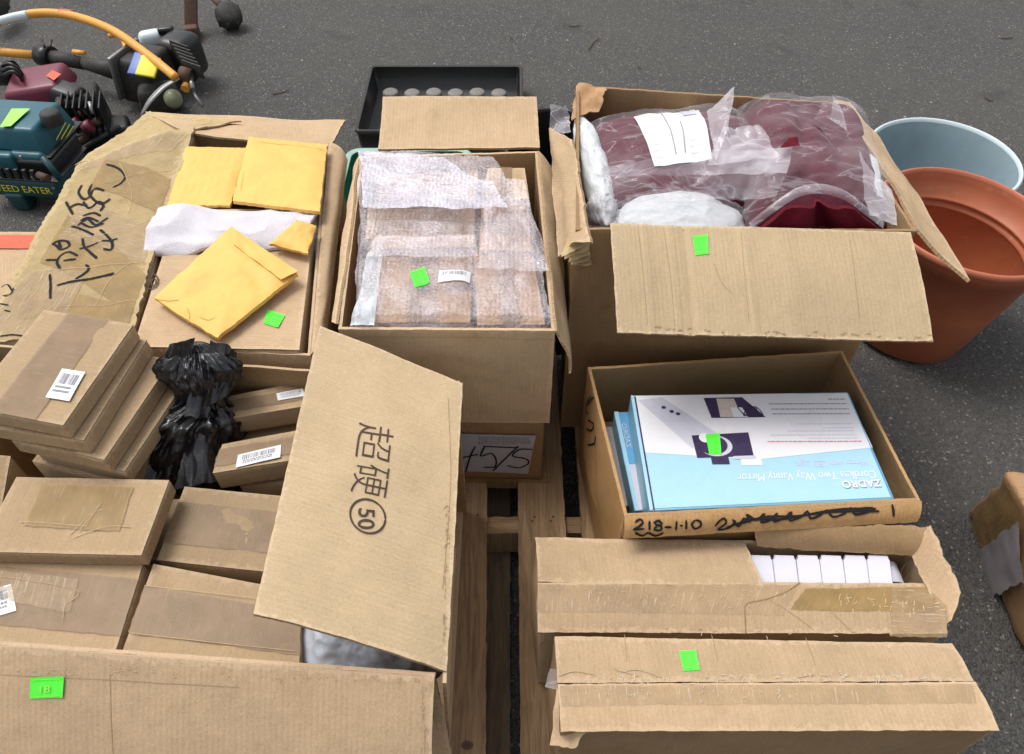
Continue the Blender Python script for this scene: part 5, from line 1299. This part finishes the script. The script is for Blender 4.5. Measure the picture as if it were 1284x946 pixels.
rbox('foot', (-1.50, 2.20, .035), (.05, .06, .07), M['dteal'], T, (0, 0, ang), r=.01, taper=1.25)
for k in range(5): rbox('vent_slot', rot(-.05+k*.028, -.098, .150), (.016, .012, .034), M['black'], T, (0, 0, ang), r=.003)
rbox('seam', rot(-.02, .055, .186), (.268, .222, .006), M['black'], T, (0, 0, ang), r=.002)
rbox('base_seam', rot(.0, -.002, .128), (.275, .205, .006), M['black'], T, (0, 0, ang), r=.002)
for dx, dz in ((-.11, .105), (.11, .105), (.12, .07), (.05, .215), (-.10, .215)):
    cyl('screw', rot(dx, -.095 if dz > .2 else -.102, dz), rot(dx, -.104 if dz > .2 else -.106, dz), .006, M['grey_metal'], T, n=10)
cyl('handle_bar', rot(.14, -.09, .13), rot(.10, -.07, .20), .010, M['dteal'], T)
cyl('muffler_pipe', rot(.08, -.10, .150), rot(.12, -.115, .150), .012, M['rust'], T)
q0 = at(61, 141, .29); vs, F = lathe([(0, .022), (.026, .022), (.031, .016), (.033, 0), (.033, -.02)], V((q0.x, q0.y, .271)), 24); obj('fuel_cap', vs, F, M['soot'], T)
Pt = Patch([V((-1.75, 2.21, .2775)), V((-1.53, 2.19, .2775)), V((-1.52, 2.39, .2775)), V((-1.74, 2.40, .2775))])
pdecal('label', Pt, [(0, 160), (14, 159), (38, 137), (15, 137)], M['lime'], T, lift=.002, n=(2, 2))
Pt2 = Patch([V((-1.515, 2.165, .19)), V((-1.495, 2.385, .19)), V((-1.512, 2.37, .28)), V((-1.53, 2.19, .28))])
if Pt2.n.x < 0: Pt2.n = -Pt2.n
for k in range(3):
    ink('stripe', Pt2, [[(68+k*6, 176-k*1), (80+k*5, 154+k*2)]], .004, M['yellow'], T, lift=.008)
Pw = Patch([rot(-.16, -.101, .06), rot(.16, -.101, .06), rot(.16, -.101, .12), rot(-.16, -.101, .12)])
text('lettering', Pw, 'WEED EATER', (.14, .30), (.80, .30), (.14, .72), M['yellow'], T, lift=.002, px=False)
# maroon machine
K = thing('maroon_engine', 'maroon and black small engine lying behind the teal one', 'engine', (-1.72, 2.62, 0))
c0 = at(48, 105, .16)
rbox('tank', (c0.x, c0.y, .15), (.23, .19, .08), M['maroon_pl'], K, (0.1, -.1, .12), r=.018, taper=.85)
c0 = at(100, 132, .10)
rbox('crankcase', (c0.x, c0.y, .08), (.17, .20, .15), M['soot'], K, (0, .1, .3), r=.015, taper=.8)
c0 = at(85, 115, .16); rbox('cover', (c0.x, c0.y, .15), (.13, .10, .06), M['black'], K, (.1, .2, -.3), r=.012, taper=.7)
for k in range(7):
    c0 = at(80+k*8, 142, .13); rbox('fin', (c0.x, c0.y+.02, .11), (.006, .13, .13), M['black'], K, (0, 0, .3), r=.002)
for (px, py, z, r_, mt) in ((112, 156, .11, .022, 'maroon_pl'), (122, 150, .11, .014, 'rust'), (104, 140, .13, .012, 'rust'), (96, 152, .12, .018, 'maroon_pl')):
    c0 = at(px, py, z); cyl('knob', c0-V((.01, .03, 0)), c0+V((.02, -.02, .01)), r_, M[mt], K)
c0 = at(12, 92, .17)
cyl('recoil_hub', c0-V((.05, 0, 0)), c0+V((.02, 0, 0)), .045, M['black'], K)
for k in range(3):
    cb = spline([at(0+k*3, 84+k*5, .2), at(12+k*2, 80+k*5, .23), at(26, 90+k*4, .2), at(28, 100+k*3, .15)], 6); vs, F = tube(cb, .006, 8); obj('cable', vs, F, M['black'], K)
Pk = Patch([at(50, 102, .197), at(80, 102, .197), at(80, 86, .197), at(50, 86, .197)]); 
pdecal('label', Pk, [(58, 96), (68, 102), (77, 94), (66, 89)], M['orange_tape'], K, lift=.003, n=(2, 2))
cyl('pull_rod', at(98, 190, .05), at(150, 158, .08), .008, M['soot'], K); cyl('lead', at(96, 180, .06), at(110, 172, .06), .012, M['rust'], K)
cyl('spark_plug', at(112, 128, .19), at(116, 143, .16), .006, M['grey_metal'], K)
blob_ = at(75, 165, .04)
# dark scrap bodies under the flap edge
rbox('base', (at(120, 172, .03).x, at(120, 172, .03).y, .04), (.26, .10, .07), M['black'], K, (0, 0, .35), r=.015)

# string trimmer with the orange shafts
S_ = thing('string_trimmer', 'string trimmer with orange bent shafts and grey black engine', 'trimmer', (-1.6, 2.95, 0))
sp = spline([at(-60, 40, .22), at(0, 27, .22), at(45, 17, .23), at(90, 20, .24), at(140, 38, .24), at(185, 69, .22), at(221, 98, .19)], 8)
vs, F = tube(sp, .0165, 16); obj('shaft', vs, F, M['orange'], S_)
k0 = spline([at(0, 27, .22), at(18, 22, .225), at(35, 18.7, .228)], 5); vs, F = tube(k0, .0172, 16); obj('shaft_label', vs, F, M['potrim'], S_)
k0 = spline([at(77, 17, .239), at(84, 17.5, .24), at(92, 19, .24)], 4); vs, F = tube(k0, .0173, 16); obj('shaft_label', vs, F, M['orange_tape'], S_)
cyl('lower_shaft', at(-60, 60, .12), at(52, 70, .12), .0165, M['orange'], S_)
cyl('grip', at(48, 68, .12), at(105, 80, .12), .030, M['soot'], S_, r2=.024)
cyl('grip_collar', at(50, 69, .12), at(66, 72, .12), .040, M['black'], S_)
cyl('throttle_lock', at(92, 65, .155), at(107, 67, .155), .009, M['orange'], S_)
cyl('clutch_neck', at(100, 78, .12), at(160, 92, .12), .022, M['soot'], S_, r2=.042)
for dx in (-2, 5): cyl('hose_clip', at(58+dx, 60, .16), at(56+dx*1.8, 50, .17), .004, M['black'], S_)
def rbp(name, px, py, z, s, mat, rot_=(0, 0, 0), r=.01, taper=1): c0 = at(px, py, z); return rbox(name, (c0.x, c0.y, z), s, M[mat], S_, rot_, r, taper)
rbp('engine_block', 185, 92, .11, (.17, .19, .17), 'soot', (0, 0, -.3), .02, .85)
rbp('starter_cover', 228, 70, .12, (.15, .17, .17), 'black', (0, .1, -.25), .035, .85)
rbp('shroud', 190, 48, .17, (.11, .07, .06), 'potrim', (0, 0, .4), .02, .8)
rbp('guard_plate', 162, 86, .13, (.018, .20, .17), 'grey_metal', (0, .1, -.3), .006, .9)
rbp('side_label', 186, 84, .20, (.075, .085, .012), 'yellow', (.45, .1, -.15), .004)
rbp('side_label', 179, 82, .197, (.09, .095, .012), 'blue', (.45, .1, -.15), .004)
rbp('top_cap', 208, 38, .20, (.06, .04, .03), 'black', (0, 0, .2), .01)
for k in range(6):
    rbp('cooling_fin', 226+k*3.2, 62+k*5, .195, (.10, .006, .05), 'soot', (0, 0, -.55), .002)
rbp('muffler', 200, 122, .07, (.16, .10, .10), 'soot', (0, 0, .3), .02, .85)
cc = at(217, 124, .09); o = blob('primer_bulb', cc, (V((.034, 0, 0)), V((0, .034, 0)), V((0, 0, .036))), (24, 16), None, simple('cloudy_bulb', (.30, .33, .20), .35, .5, 40, .2), S_)
bl_ = spline([at(176, 143, .10), at(186, 124, .14), at(203, 107, .17), at(224, 97, .19)], 6)
verts = []; 
for i, p in enumerate(bl_):
    w_ = .003+.006*math.sin(math.pi*i/(len(bl_)-1)); verts += [p, p+V((.6, -.4, -.3)).normalized()*w_*2.2]
F = [(2*i, 2*i+2, 2*i+3, 2*i+1) for i in range(len(bl_)-1)]
vs2 = verts+[v+V((0, 0, -.004)) for v in verts]; n2_ = len(verts); F2 = F+[tuple(i+n2_ for i in f[::-1]) for f in F]
F2 += [(2*i, 2*i+n2_, 2*i+2+n2_, 2*i+2) for i in range(len(bl_)-1)]+[(2*i+1, 2*i+3, 2*i+3+n2_, 2*i+1+n2_) for i in range(len(bl_)-1)]
obj('line_guard', vs2, F2, M['grey_metal'], S_)
cyl('clamp', at(226, 92, .19), at(240, 96, .18), .026, M['rust'], S_); cyl('clamp_knob', at(232, 112, .15), at(236, 102, .16), .016, M['orange'], S_)
cyl('bolt', at(240, 112, .14), at(254, 134, .10), .006, M['grey_metal'], S_); cyl('bracket', at(238, 94, .18), at(242, 112, .16), .008, M['grey_metal'], S_)
lv = spline([at(138, 45, .14), at(146, 44, .16), at(155, 52, .16), at(158, 66, .14)], 5); vs, F = tube(lv, .010, 10); obj('choke_lever', vs, F, M['orange'], S_)
# rusty bracket and the grey knob beyond it
Rr = thing('rusty_bracket', 'rusty metal bracket standing behind the trimmer engine', 'bracket', (at(240, 30, .0).x, at(240, 30, 0).y, 0))
a0 = at(232, 38, .03); b0 = at(246, -6, .16)
rbox('upright', ((a0.x+b0.x)/2, (a0.y+b0.y)/2, .09), (.055, .03, .26), M['rust'], Rr, (-.5, .25, .2), r=.006)
rbox('foot_plate', (a0.x+.03, a0.y, .03), (.06, .10, .06), M['rust'], Rr, (0, 0, .3), r=.008)
Kn = thing('grey_wheel_knob', 'dusty grey ribbed knob on a short stem at the top edge', 'knob', (at(288, 25, 0).x, at(288, 25, 0).y, 0))
ck = at(287, 20, .06)
tm = Matrix.Rotation(.6, 3, 'X') @ Matrix.Rotation(.3, 3, 'Y')
vs, F = lathe([(0, .045), (.035, .045), (.050, .036), (.056, .02), (.052, .0), (.056, -.02), (.045, -.04), (0, -.042)], V((ck.x, ck.y, .06)), 40, tilt=tm); obj('knob_body', vs, F, M['soot'], Kn)
for k in range(8):
    a = k*math.pi/4; c_ = V((ck.x, ck.y, .06))+tm @ V((math.cos(a)*.05, math.sin(a)*.05, .0)); cyl('rib', c_-tm @ V((0, 0, .03)), c_+tm @ V((0, 0, .03)), .009, M['soot'], Kn, n=8)
cyl('stem', at(264, -6, .08), at(280, 10, .07), .016, M['rust'], Kn)
o = blob('black_grip', at(-4, 8, .1), (V((.035, 0, 0)), V((0, .09, 0)), V((0, 0, .05))), (24, 16), lambda d: crump(d, 2, .08, 4, 2), M['soot']); tag(o, 'black handle end at the top left corner of the picture', 'handle')
